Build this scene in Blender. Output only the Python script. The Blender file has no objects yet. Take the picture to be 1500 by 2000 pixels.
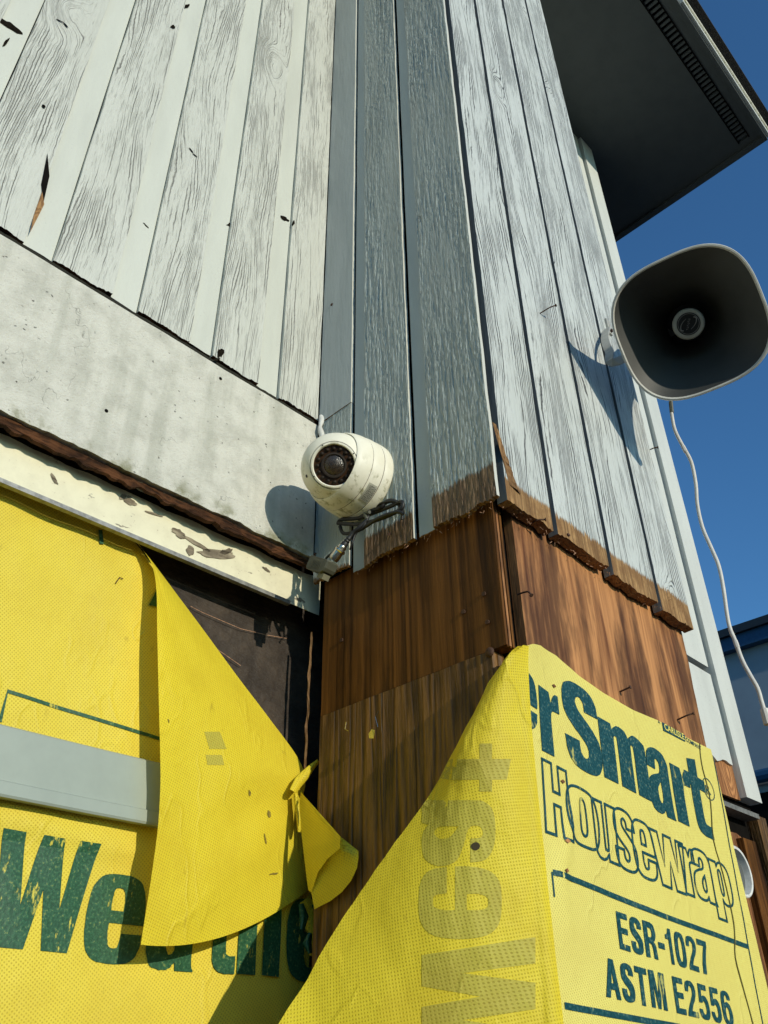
import bpy, bmesh, math, random
from mathutils import Vector, Matrix, noise as mnoise
random.seed(7)
R = math.radians
S = bpy.context.scene
COL = S.collection

# ------------------------------------------------------------------ camera
F, CX, CY, EYE = 1621.0, 750.0, 1000.0, 1.65
_Z = Vector((-37.0, 2400.0, -F)).normalized()
_X = Vector((1917.0, -1065.0, -F)); _X = (_X - _Z * _X.dot(_Z)).normalized()
_Y = _Z.cross(_X)
cam_d = bpy.data.cameras.new('camera')
cam = bpy.data.objects.new('camera', cam_d); COL.objects.link(cam)
cam_d.sensor_fit = 'VERTICAL'; cam_d.sensor_height = 24.0; cam_d.sensor_width = 18.0
cam_d.lens = F / 2000.0 * 24.0
cam_d.clip_start = 0.02; cam_d.clip_end = 500.0
cam.matrix_world = Matrix(((_X.x, _X.y, _X.z, 0), (_Y.x, _Y.y, _Y.z, 0), (_Z.x, _Z.y, _Z.z, EYE), (0, 0, 0, 1)))
S.camera = cam

# ------------------------------------------------------------------ sky, sun, exposure
SUN = Vector((0.09, 1.0, -0.265)).normalized()          # direction in which the sunlight travels
elev = math.asin(-SUN.z); rot = math.atan2(-SUN.x, -SUN.y)
W = bpy.data.worlds.new('World'); S.world = W; W.use_nodes = True
wn = W.node_tree.nodes; wl = W.node_tree.links
for n_ in list(wn): wn.remove(n_)
sky = wn.new('ShaderNodeTexSky'); sky.sky_type = 'NISHITA'; sky.sun_disc = False
sky.sun_elevation = elev; sky.sun_rotation = rot; sky.altitude = 0; sky.air_density = 1.0; sky.dust_density = 0.3; sky.ozone_density = 2.0
bg = wn.new('ShaderNodeBackground'); bg.inputs['Strength'].default_value = 0.102
wo = wn.new('ShaderNodeOutputWorld')
tint = wn.new('ShaderNodeMix'); tint.data_type = 'RGBA'; tint.blend_type = 'MULTIPLY'; tint.inputs[0].default_value = 1.0
tint.inputs[7].default_value = (0.63, 1.19, 1.63, 1.0)                 # clean, deep northern air
wl.new(sky.outputs[0], tint.inputs[6]); wl.new(tint.outputs[2], bg.inputs[0]); wl.new(bg.outputs[0], wo.inputs[0])
sd = bpy.data.lights.new('sun', 'SUN'); sd.energy = 3.4; sd.angle = R(0.5); sd.color = (1.0, 0.92, 0.75)
so = bpy.data.objects.new('sun', sd); COL.objects.link(so)
so.rotation_euler = SUN.to_track_quat('-Z', 'Y').to_euler(); so.location = (-2, -20, 8)
vs = S.view_settings; vs.view_transform = 'Standard'; vs.look = 'None'; vs.exposure = 0.0; vs.gamma = 1.0
vs.use_curve_mapping = False
S.cycles.max_bounces = 6

# ------------------------------------------------------------------ measuring: a photo coordinate meets a real wall plane
def at(px, py, ax, val):
    r = Vector((px - CX, -(py - CY), -F))
    d = Vector((_X.dot(r), _Y.dot(r), _Z.dot(r)))
    k = (val - (EYE if ax == 2 else 0.0)) / d[ax]
    return Vector((0, 0, EYE)) + d * k

YA, YC, XB = 0.857, 0.500, 0.722        # wall plane, bay front plane, bay side plane

# ------------------------------------------------------------------ node helpers
class Mat:
    def __init__(s, name):
        s.m = bpy.data.materials.new(name); s.m.use_nodes = True
        s.t = s.m.node_tree; s.b = s.t.nodes['Principled BSDF']; s.out = s.t.nodes['Material Output']
    def put(s, sock, v):
        if isinstance(v, bpy.types.NodeSocket): s.t.links.new(v, sock)
        elif isinstance(v, (int, float)):
            if hasattr(sock.default_value, '__len__'): sock.default_value = [v] * len(sock.default_value)
            else: sock.default_value = v
        else:
            v = list(v)
            if len(sock.default_value) == 4 and len(v) == 3: v = v + [1.0]
            sock.default_value = v
    def node(s, typ, props=None, **ins):
        n = s.t.nodes.new('ShaderNode' + typ)
        for k, v in (props or {}).items(): setattr(n, k, v)
        for k, v in ins.items(): s.put(n.inputs[k.replace('_', ' ')], v)
        return n
    def ma(s, op, a, b=0.0, c=0.0, clamp=False):
        n = s.t.nodes.new('ShaderNodeMath'); n.operation = op; n.use_clamp = clamp
        for i, v in enumerate((a, b, c)): s.put(n.inputs[i], v)
        return n.outputs[0]
    def vm(s, op, a, b):
        n = s.t.nodes.new('ShaderNodeVectorMath'); n.operation = op
        s.put(n.inputs[0], a); s.put(n.inputs[1], b)
        return n.outputs[0]
    def sm(s, x, a, b, lo=0.0, hi=1.0):
        n = s.t.nodes.new('ShaderNodeMapRange'); n.interpolation_type = 'SMOOTHSTEP'
        for k, v in (('Value', x), ('From Min', a), ('From Max', b), ('To Min', lo), ('To Max', hi)): s.put(n.inputs[k], v)
        return n.outputs[0]
    def mix(s, f, a, b, mode='MIX'):
        n = s.t.nodes.new('ShaderNodeMix'); n.data_type = 'RGBA'; n.blend_type = mode
        s.put(n.inputs[0], f); s.put(n.inputs[6], a); s.put(n.inputs[7], b)
        return n.outputs[2]
    def noise(s, v, sc=1.0, de=3.0, ro=0.55, di=0.0):
        return s.node('TexNoise', Vector=v, Scale=sc, Detail=de, Roughness=ro, Distortion=di).outputs['Fac']
    def coord(s, which='Object', shift=True):
        c = s.t.nodes.new('ShaderNodeTexCoord').outputs[which]
        if shift:
            r = s.t.nodes.new('ShaderNodeObjectInfo').outputs['Random']
            c = s.vm('ADD', c, s.vm('MULTIPLY', (31.0, 0.0, 17.0), s.node('CombineXYZ', X=r, Y=r, Z=r).outputs[0]))
        return c
    def bump(s, h, strength=0.6, dist=0.003):
        n = s.node('Bump', Strength=strength, Distance=dist, Height=h)
        s.put(s.b.inputs['Normal'], n.outputs[0])
    def fin(s, col=None, rough=None, metal=None, spec=None):
        if col is not None: s.put(s.b.inputs['Base Color'], col)
        if rough is not None: s.put(s.b.inputs['Roughness'], rough)
        if metal is not None: s.put(s.b.inputs['Metallic'], metal)
        if spec is not None: s.put(s.b.inputs['Specular IOR Level'], spec)
        return s.m

def paint_wood(name, paint, crack=(0.07, 0.07, 0.06), K=8.0, w=0.10, dens=0.5, emboss=0.3, dirt=0.3, wood=(0.30, 0.17, 0.08), rough=0.5,
               es=(230, 1, 34), spec=0.35, bs=0.7, bd=0.003, fine=0.5, var=0.42):
    m = Mat(name); co = m.coord(); raw = m.coord(shift=False)
    dn = m.noise(m.vm('MULTIPLY', co, (15, 1, 3.5)), 1.0, 3, 0.55)
    vor = m.node('TexVoronoi', {'feature': 'F1'}, Vector=m.vm('MULTIPLY', co, (7, 0.0, 3.4)), Scale=1.0, Randomness=1.0)
    gate = m.sm(m.node('SeparateColor', Color=vor.outputs['Color']).outputs[0], 0.66, 0.68)
    vd = m.ma('ADD', vor.outputs['Distance'], m.ma('MULTIPLY', m.ma('SUBTRACT', m.noise(m.vm('MULTIPLY', co, (30, 1, 14)), 1.0, 2), 0.5), 0.10))
    k = m.ma('MULTIPLY', gate, m.sm(vd, 0.36, 0.0))
    sx = m.node('SeparateXYZ', Vector=co)
    warp = m.ma('ADD', m.ma('MULTIPLY', m.noise(m.vm('MULTIPLY', co, (9, 1, 1.3)), 1.0, 2, 0.5), 24.0), m.ma('MULTIPLY', k, 15.0))
    warp = m.ma('ADD', warp, m.ma('MULTIPLY', m.noise(m.vm('MULTIPLY', co, (60, 1, 45)), 1.0, 2, 0.6), 0.9))
    def lines(freq, wd, zf, lo, hi):
        u = m.ma('ADD', m.ma('MULTIPLY', sx.outputs[0], freq), m.ma('MULTIPLY', warp, freq / 230.0))
        cell = m.ma('FLOOR', u); d = m.ma('ABSOLUTE', m.ma('SUBTRACT', m.ma('FRACT', u), 0.5))
        pv = m.node('CombineXYZ', X=m.ma('MULTIPLY', cell, 3.71), Y=0.0, Z=m.ma('MULTIPLY', sx.outputs[2], zf)).outputs[0]
        p = m.ma('ADD', m.noise(pv, 1.0, 3, 0.6), m.ma('MULTIPLY', m.ma('SUBTRACT', dn, 0.5), 0.55))
        pr_ = m.sm(p, lo, hi)
        return m.ma('MULTIPLY', m.sm(d, m.ma('MULTIPLY', m.ma('ADD', pr_, 0.25), wd), 0.0), pr_)
    line = lines(230.0, w, 5.0, 1.0 - dens - 0.03, 1.0 - dens + 0.13)
    fin_ = m.ma('MULTIPLY', lines(560.0, 0.36, 22.0, 0.47, 0.62), fine)
    core = m.ma('MULTIPLY', gate, m.sm(m.ma('ADD', vd, m.ma('MULTIPLY', m.noise(m.vm('MULTIPLY', co, (90, 1, 40))), 0.10)), 0.085, 0.045))
    mask = m.ma('MAXIMUM', m.ma('MAXIMUM', line, fin_), m.ma('MULTIPLY', core, 0.55))
    low = m.noise(m.vm('MULTIPLY', co, (9, 1, 1.6)), 1.0, 4, 0.6)
    pc = m.mix(m.ma('MULTIPLY', m.sm(low, 0.4, 0.75), dirt), paint, (paint[0] * 0.62, paint[1] * 0.62, paint[2] * 0.56))
    pc = m.mix(m.ma('MULTIPLY', m.sm(m.noise(m.vm('MULTIPLY', co, (260, 1, 22)), 1.0, 4, 0.7), 0.40, 0.70), var), pc, (paint[0] * 0.70, paint[1] * 0.71, paint[2] * 0.70))
    col = m.mix(mask, pc, crack)
    z = m.node('SeparateXYZ', Vector=raw).outputs[2]
    bandn = m.node('Attribute', {'attribute_type': 'OBJECT', 'attribute_name': 'band'}).outputs['Fac']
    zz = m.ma('ADD', z, m.ma('ADD', m.ma('MULTIPLY', m.ma('SUBTRACT', m.noise(m.vm('MULTIPLY', co, (24, 1, 6)), 1.0, 2, 0.6), 0.5), 0.012), m.ma('MULTIPLY', m.ma('SUBTRACT', m.noise(m.vm('MULTIPLY', co, (330, 1, 12)), 1.0, 3, 0.7), 0.5), 0.030)))
    band = m.sm(m.ma('SUBTRACT', bandn, zz), -0.002, 0.004)
    wg = m.noise(m.vm('MULTIPLY', co, (210, 1, 7)), 1.0, 4, 0.65)
    wc = m.mix(m.sm(wg, 0.3, 0.7), (wood[0] * 0.35, wood[1] * 0.32, wood[2] * 0.28), wood)
    wc = m.mix(m.ma('MULTIPLY', m.sm(m.noise(m.vm('MULTIPLY', co, (40, 1, 22)), 1.0, 4, 0.65), 0.42, 0.60), 0.75), wc, (wood[0] * 0.42, wood[1] * 0.36, wood[2] * 0.30))
    col = m.mix(band, col, wc)
    em = m.noise(m.vm('MULTIPLY', co, es), 1.0, 3, 0.6)
    h = m.ma('ADD', m.ma('MULTIPLY', mask, -0.7), m.ma('MULTIPLY', em, emboss))
    h = m.ma('ADD', h, m.ma('MULTIPLY', m.ma('MULTIPLY', wg, band), 0.9))
    m.bump(h, bs, bd)
    return m.fin(col, m.ma('ADD', m.ma('MULTIPLY', band, 0.3), rough), spec=spec)

def plain_paint(name, c, rough=0.5, speck=0.15, bs=0.25):
    m = Mat(name); co = m.coord()
    a = m.noise(m.vm('MULTIPLY', co, (14, 14, 3)), 1.0, 4, 0.6)
    b = m.noise(co, 260.0, 3, 0.6)
    col = m.mix(m.ma('MULTIPLY', m.sm(a, 0.35, 0.75), 0.4), c, [x * 0.72 for x in c])
    col = m.mix(m.ma('MULTIPLY', m.sm(b, 0.62, 0.72), speck), col, (0.08, 0.08, 0.07))
    m.bump(m.noise(m.vm('MULTIPLY', co, (120, 120, 20)), 1.0, 3), bs, 0.002)
    return m.fin(col, rough)

def bare_wood(name, dark, light, gs=(60, 60, 4), rough=0.7, bs=0.6, bd=0.002, stain=0.6, K=5.0, spec=0.3, fine=(300, 300, 9), knots=0.0):
    m = Mat(name); co = m.coord()
    g = m.noise(m.vm('MULTIPLY', co, [x * 0.22 for x in gs]), 1.0, 3, 0.5, 0.4)
    if knots:
        vo = m.node('TexVoronoi', {'feature': 'F1'}, Vector=m.vm('MULTIPLY', co, (8, 0.0, 3.4)), Scale=1.0)
        kg = m.ma('MULTIPLY', m.sm(m.node('SeparateColor', Color=vo.outputs['Color']).outputs[0], 0.55, 0.6), m.sm(vo.outputs['Distance'], 0.34, 0.0))
        g = m.ma('ADD', g, m.ma('MULTIPLY', kg, knots))
    fr = m.ma('ABSOLUTE', m.ma('SUBTRACT', m.ma('FRACT', m.ma('MULTIPLY', g, K * 2)), 0.5))
    ring = m.sm(fr, 0.05, 0.42)
    f = m.noise(m.vm('MULTIPLY', co, fine), 1.0, 4, 0.65)
    t = m.ma('ADD', m.ma('MULTIPLY', ring, 0.45), m.ma('MULTIPLY', m.sm(f, 0.28, 0.72), 0.55))
    col = m.mix(t, dark, light)
    st = m.noise(m.vm('MULTIPLY', co, (20, 20, 3.4)), 1.0, 5, 0.68)
    col = m.mix(m.ma('MULTIPLY', m.sm(st, 0.44, 0.62), stain), col, [x * 0.35 for x in dark])
    ck = m.sm(m.noise(m.vm('MULTIPLY', co, (150, 150, 3)), 1.0, 3, 0.6), 0.68, 0.73)
    col = m.mix(m.ma('MULTIPLY', ck, 0.75), col, (0.02, 0.012, 0.008))
    m.bump(m.ma('SUBTRACT', m.ma('ADD', f, m.ma('MULTIPLY', ring, 0.3)), m.ma('MULTIPLY', ck, 1.0)), bs, bd)
    return m.fin(col, rough, spec=spec)

def simple(name, c, rough=0.5, metal=0.0, var=0.25, sc=60.0, bs=0.1, spec=0.5):
    m = Mat(name); co = m.coord()
    a = m.noise(co, sc, 4, 0.6)
    col = m.mix(m.sm(a, 0.3, 0.75), c, [x * (1 - var) for x in c])
    m.bump(m.noise(co, sc * 4, 3), bs, 0.001)
    return m.fin(col, rough, metal, spec)

def wrap_mat(name, c, trans=0.35, pitch=0.0040, dirt=0.35):
    m = Mat(name)
    uv = m.coord('UV', False); ob = m.coord('Object', False)
    xy = m.node('SeparateXYZ', Vector=uv)
    a = R(14); k = 2 * math.pi / pitch
    p = m.ma('ADD', m.ma('MULTIPLY', xy.outputs[0], math.cos(a) * k), m.ma('MULTIPLY', xy.outputs[1], math.sin(a) * k))
    q = m.ma('ADD', m.ma('MULTIPLY', xy.outputs[0], -math.sin(a) * k), m.ma('MULTIPLY', xy.outputs[1], math.cos(a) * k))
    wv = m.ma('MULTIPLY', m.ma('SINE', p), m.ma('SINE', q))
    dot = m.sm(wv, 0.15, 0.85)
    sp = m.noise(ob, 420.0, 3, 0.6); low = m.noise(ob, 9.0, 5, 0.62); st = m.noise(m.vm('MULTIPLY', ob, (60, 60, 25)), 1.0, 4, 0.6)
    col = m.mix(m.ma('MULTIPLY', dot, 0.50), c, (c[0] * 0.45, c[1] * 0.38, c[2] * 0.2))
    col = m.mix(m.ma('MULTIPLY', m.sm(sp, 0.5, 0.8), 0.25), col, (c[0] * 0.6, c[1] * 0.55, c[2] * 0.5))
    col = m.mix(m.ma('MULTIPLY', m.sm(low, 0.40, 0.75), dirt), col, (c[0] * 0.70, c[1] * 0.60, c[2] * 0.55))
    col = m.mix(m.ma('MULTIPLY', m.sm(st, 0.66, 0.76), dirt), col, (c[0] * 0.40, c[1] * 0.34, 0.03))
    col = m.mix(m.ma('MULTIPLY', m.sm(m.noise(ob, 34.0, 4), 0.25, 0.12), 0.0), col, (0.9, 0.9, 0.7))
    cz = m.ma('ABSOLUTE', m.ma('SUBTRACT', m.noise(m.vm('MULTIPLY', ob, (17, 17, 9)), 1.0, 2, 0.5), 0.5))
    crease = m.ma('MULTIPLY', m.sm(cz, 0.030, 0.0), m.sm(m.noise(ob, 7.0, 2), 0.45, 0.6))
    hh = m.ma('ADD', m.ma('MULTIPLY', dot, -0.5), m.ma('MULTIPLY', m.noise(ob, 46.0, 4, 0.6), 1.8))
    m.bump(m.ma('ADD', m.ma('ADD', hh, m.ma('MULTIPLY', crease, 1.3)), m.ma('MULTIPLY', m.noise(ob, 14.0, 3, 0.5), 3.0)), 0.42, 0.002)
    m.fin(col, 0.55, spec=0.3)
    tr = m.node('BsdfTranslucent'); m.put(tr.inputs['Color'], col)
    mx = m.node('MixShader'); m.put(mx.inputs[0], trans)
    m.t.links.new(m.b.outputs[0], mx.inputs[1]); m.t.links.new(tr.outputs[0], mx.inputs[2])
    m.t.links.new(mx.outputs[0], m.out.inputs[0])
    return m.m

def print_mat(name, ink, cloth, wear=0.5, pitch=0.0040):
    m = Mat(name); ob = m.coord('Object', False)
    a = m.noise(m.vm('MULTIPLY', ob, (70, 70, 22)), 1.0, 5, 0.7); b = m.noise(ob, 330.0, 3, 0.6)
    big = m.noise(ob, 16.0, 3)
    worn = m.ma('MULTIPLY', m.sm(m.ma('ADD', a, m.ma('MULTIPLY', m.ma('SUBTRACT', big, 0.5), 0.7)), 0.66, 0.72), wear, clamp=True)
    col = m.mix(m.sm(b, 0.35, 0.8), ink, [min(1, x * 2.2 + 0.015) for x in ink])
    col = m.mix(m.ma('MULTIPLY', m.sm(b, 0.58, 0.72), 0.35), col, [x * 0.6 for x in cloth])
    col = m.mix(worn, col, cloth)
    m.bump(b, 0.25, 0.001)
    return m.fin(col, 0.45, spec=0.35)

# ------------------------------------------------------------------ materials
M = {}
M['paintA'] = paint_wood('weathered_white_paint', (0.56, 0.57, 0.515), (0.15, 0.145, 0.13), K=8, w=0.20, dens=0.52, emboss=0.9, dirt=0.25, fine=0.36, var=0.32)
M['paintB'] = paint_wood('rough_sawn_paint', (0.37, 0.42, 0.395), (0.12, 0.13, 0.12), K=5, w=0.14, dens=0.40, emboss=1.6, dirt=0.35, rough=0.33, es=(260, 1, 30), spec=0.6, bs=0.8, bd=0.004, wood=(0.26, 0.16, 0.07), fine=0.15, var=0.15)
M['paintC'] = paint_wood('flaking_white_paint', (0.56, 0.59, 0.565), (0.035, 0.035, 0.032), K=8, w=0.26, dens=0.56, emboss=0.9, dirt=0.22, wood=(0.46, 0.27, 0.11), fine=0.40, var=0.28)
M['chanA'] = plain_paint('smooth_cream_paint', (0.56, 0.575, 0.51))
M['chanB'] = plain_paint('smooth_grey_paint', (0.36, 0.42, 0.42))
M['chanC'] = plain_paint('smooth_white_paint', (0.50, 0.53, 0.50))
M['edgeB'] = plain_paint('pale_board_edge', (0.60, 0.60, 0.53))
M['edgeC'] = plain_paint('shade_painted_board_edge', (0.17, 0.18, 0.18))  # front boards' side faces, coloured darker to carry their shade
M['cornerB'] = plain_paint('grey_corner_paint', (0.40, 0.44, 0.43), 0.45, 0.1, 0.5)
M['trim'] = plain_paint('chalky_white_paint', (0.58, 0.60, 0.56), 0.6, 0.35)
M['endwood'] = bare_wood('broken_wood_end', (0.16, 0.075, 0.03), (0.42, 0.24, 0.10), (140, 140, 50), 0.85, 0.9, 0.003, 0.5)
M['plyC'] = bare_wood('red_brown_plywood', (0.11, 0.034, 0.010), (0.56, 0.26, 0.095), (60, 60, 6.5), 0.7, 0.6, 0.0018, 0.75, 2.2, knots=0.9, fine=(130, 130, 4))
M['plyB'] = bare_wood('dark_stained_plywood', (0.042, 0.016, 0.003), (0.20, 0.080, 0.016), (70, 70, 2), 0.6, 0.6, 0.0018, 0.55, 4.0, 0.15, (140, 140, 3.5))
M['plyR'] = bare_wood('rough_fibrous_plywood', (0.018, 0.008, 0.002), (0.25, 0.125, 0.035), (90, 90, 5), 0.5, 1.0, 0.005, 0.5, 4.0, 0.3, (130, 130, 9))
M['rot'] = bare_wood('rotten_wood', (0.016, 0.007, 0.003), (0.13, 0.052, 0.020), (60, 60, 160), 0.85, 1.0, 0.004, 0.5, 4, 0.2, (14, 14, 300))
M['splinter'] = bare_wood('fresh_split_wood', (0.30, 0.15, 0.08), (0.60, 0.36, 0.23), (160, 160, 6), 0.7, 0.6, 0.002, 0.1)
M['dark'] = simple('black_gap', (0.009, 0.008, 0.007), 0.95, spec=0.03)
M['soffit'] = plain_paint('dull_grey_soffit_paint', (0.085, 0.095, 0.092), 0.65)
M['metalflash'] = simple('galvanised_edge', (0.30, 0.30, 0.28), 0.5, 0.5, 0.45, 120)
M['strip'] = simple('grey_green_vinyl', (0.30, 0.345, 0.30), 0.42, 0, 0.08, 30, 0.05)
M['yellowA'] = wrap_mat('yellow_house_wrap', (0.86, 0.69, 0.070), 0.18, 0.0046)
M['yellowF'] = wrap_mat('yellow_wrap_reverse', (0.86, 0.70, 0.040), 0.24, 0.0044, 0.4)
M['yellowC'] = wrap_mat('pale_yellow_house_wrap', (0.88, 0.78, 0.20), 0.16, 0.0040, 0.20)
M['inkA'] = print_mat('green_print', (0.010, 0.062, 0.026), (0.72, 0.60, 0.07), 0.75)
M['inkC'] = print_mat('teal_print', (0.004, 0.046, 0.054), (0.72, 0.65, 0.15), 0.55)
M['ghost'] = wrap_mat('print_seen_through_cloth', (0.58, 0.51, 0.07), 0.24, 0.0044, 0.5)
def enamel():
    m = Mat('weathered_ivory_enamel'); co = m.coord('Object', False)
    a = m.noise(co, 30.0, 5, 0.6); b = m.noise(co, 240.0, 4, 0.7); gn = m.node('NewGeometry'); nzv = m.node('SeparateXYZ', Vector=gn.outputs['Normal']).outputs[2]
    col = m.mix(m.ma('MULTIPLY', m.sm(a, 0.35, 0.7), 0.35), (0.82, 0.79, 0.66), (0.68, 0.64, 0.47))
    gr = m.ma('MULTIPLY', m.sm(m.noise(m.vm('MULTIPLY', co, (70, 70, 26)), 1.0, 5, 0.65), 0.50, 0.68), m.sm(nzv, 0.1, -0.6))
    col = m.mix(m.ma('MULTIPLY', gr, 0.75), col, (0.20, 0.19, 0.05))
    col = m.mix(m.ma('MULTIPLY', m.sm(b, 0.70, 0.78), 0.35), col, (0.25, 0.20, 0.10))
    m.bump(a, 0.12, 0.002)
    return m.fin(col, 0.48, spec=0.35)
M['cream'] = enamel()
M['black'] = simple('black_rubber', (0.009, 0.009, 0.009), 0.55, 0, 0.2)
M['lens'] = simple('dark_lens', (0.065, 0.030, 0.012), 0.3, 0, 0.85, 110, 0.3, 0.5)
M['rust'] = simple('rusty_iron', (0.10, 0.05, 0.03), 0.7, 0.4, 0.5, 300, 0.5)
M['chrome'] = simple('worn_nickel', (0.62, 0.57, 0.46), 0.25, 1.0, 0.35, 180, 0.2)
M['adapter'] = simple('olive_grey_plastic', (0.080, 0.082, 0.056), 0.5, 0, 0.2, 60)
M['horn_in'] = simple('shade_painted_horn_inside', (0.045, 0.046, 0.042), 0.6, 0, 0.3, 14)  # same plastic as the bell, darkened to paint in the shade inside
M['horn'] = simple('beige_horn_plastic', (0.44, 0.43, 0.38), 0.5, 0, 0.32, 22)
M['rim'] = simple('pale_horn_rim', (0.58, 0.575, 0.53), 0.45, 0, 0.25, 22)
M['emblem'] = simple('black_emblem', (0.01, 0.01, 0.01), 0.4)
M['emline'] = simple('grey_emblem_print', (0.30, 0.28, 0.27), 0.5)
M['wire'] = simple('white_cable_sheath', (0.62, 0.60, 0.55), 0.5, 0, 0.15)
M['scrape'] = bare_wood('scraped_paint', (0.10, 0.075, 0.05), (0.42, 0.36, 0.25), (30, 30, 120), 0.7, 0.3, 0.001, 0.5, 3, 0.2, (18, 18, 240))
M['knot'] = simple('black_knot', (0.016, 0.013, 0.009), 0.95, 0, 0.7, 300, 0.6, 0.03)
M['scuff'] = simple('brown_scuff', (0.28, 0.21, 0.025), 0.8, 0, 0.6, 400)
M['darktear'] = simple('dark_tear', (0.05, 0.035, 0.012), 0.9)
M['label'] = simple('grey_sticker', (0.50, 0.49, 0.40), 0.5)
M['inkgrey'] = simple('sticker_print', (0.09, 0.09, 0.08), 0.6)
M['caulk'] = simple('white_caulk', (0.70, 0.70, 0.66), 0.6)
M['bluetrim'] = simple('dark_blue_fascia', (0.02, 0.085, 0.19), 0.4)
M['bgwall'] = simple('blue_grey_render', (0.29, 0.35, 0.41), 0.7, 0, 0.15, 3)

def concrete_mat():
    m = Mat('painted_concrete'); co = m.coord('Object', False)
    a = m.noise(co, 26.0, 6, 0.65); b = m.noise(co, 330.0, 4, 0.65); st = m.noise(m.vm('MULTIPLY', co, (26, 1, 2.4)), 1.0, 4, 0.6)
    pit = m.sm(m.node('TexVoronoi', Vector=m.vm('ADD', co, m.vm('MULTIPLY', (0.01, 0.0, 0.01), m.node('TexNoise', Vector=co, Scale=90.0).outputs[1])), Scale=120.0).outputs['Distance'], 0.24, 0.10)
    pit = m.ma('MULTIPLY', pit, m.sm(m.noise(co, 70.0, 3), 0.55, 0.66))
    col = m.mix(m.ma('MULTIPLY', m.sm(a, 0.38, 0.72), 0.7), (0.61, 0.60, 0.53), (0.41, 0.405, 0.35))
    col = m.mix(m.ma('MULTIPLY', m.sm(st, 0.46, 0.68), 0.45), col, (0.33, 0.335, 0.275))
    col = m.mix(m.ma('MULTIPLY', m.sm(b, 0.58, 0.72), 0.35), col, (0.25, 0.25, 0.21))
    z = m.node('SeparateXYZ', Vector=co).outputs[2]
    ms = m.ma('MULTIPLY', m.sm(m.ma('ADD', z, m.ma('MULTIPLY', m.noise(co, 40.0, 4), -0.05)), 2.325, 2.290), m.sm(m.noise(co, 22.0, 4), 0.48, 0.62))
    col = m.mix(m.ma('MULTIPLY', ms, 0.7), col, (0.13, 0.13, 0.04))
    cr = m.ma('ABSOLUTE', m.ma('SUBTRACT', m.noise(m.vm('MULTIPLY', co, (9, 1, 5)), 1.0, 5, 0.6), 0.5))
    crk = m.ma('MULTIPLY', m.sm(cr, 0.004, 0.0), m.sm(m.noise(co, 12.0, 2), 0.56, 0.62))
    col = m.mix(m.ma('MAXIMUM', m.ma('MULTIPLY', crk, 0.5), m.ma('MULTIPLY', pit, 0.85)), col, (0.06, 0.06, 0.05))
    m.bump(m.ma('SUBTRACT', m.ma('ADD', m.ma('MULTIPLY', a, 2.5), b), pit), 0.6, 0.003)
    return m.fin(col, 0.85, spec=0.2)
M['concrete'] = concrete_mat()
def flashing_mat():
    m = Mat('ivory_painted_metal'); co = m.coord('Object', False)
    a = m.noise(co, 34.0, 5, 0.65); b = m.noise(co, 260.0, 4, 0.7); z = m.node('SeparateXYZ', Vector=co).outputs[2]
    col = m.mix(m.ma('MULTIPLY', m.sm(a, 0.35, 0.7), 0.4), (0.74, 0.70, 0.50), (0.54, 0.50, 0.35))
    ru = m.ma('MULTIPLY', m.sm(m.ma('ADD', b, m.ma('MULTIPLY', m.sm(z, 2.252, 2.226), 0.16)), 0.62, 0.72), m.sm(a, 0.45, 0.6))
    col = m.mix(m.ma('MULTIPLY', ru, 0.75), col, (0.20, 0.10, 0.04))
    sc = m.sm(m.noise(m.vm('MULTIPLY', co, (20, 1, 46)), 1.0, 4, 0.6), 0.63, 0.66)
    col = m.mix(m.ma('MULTIPLY', sc, 0.8), col, (0.12, 0.09, 0.06))
    m.bump(m.noise(co, 20.0, 3), 0.2, 0.004)
    return m.fin(col, 0.42)
M['flash'] = flashing_mat()
def tar_mat():
    m = Mat('black_sheathing_paper'); co = m.coord('Object', False)
    a = m.noise(co, 24.0, 5, 0.65); b = m.noise(m.vm('MULTIPLY', co, (30, 1, 120)), 1.0, 4, 0.6)
    col = m.mix(m.sm(a, 0.35, 0.7), (0.030, 0.022, 0.016), (0.065, 0.048, 0.034))
    col = m.mix(m.ma('MULTIPLY', m.sm(m.noise(co, 90.0, 5, 0.7), 0.66, 0.74), 0.5), col, (0.20, 0.14, 0.10))
    m.bump(m.ma('ADD', a, m.ma('MULTIPLY', b, 0.8)), 0.6, 0.006)
    return m.fin(col, 0.6, spec=0.3)
M['tar'] = tar_mat()
def ground_mat():
    m = Mat('asphalt'); co = m.coord('Object', False)
    col = m.mix(m.noise(co, 60.0, 5, 0.7), (0.035, 0.035, 0.035), (0.075, 0.072, 0.068))
    m.bump(m.noise(co, 120.0, 3), 0.5, 0.01)
    return m.fin(col, 0.9)
M['ground'] = ground_mat()

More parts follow.
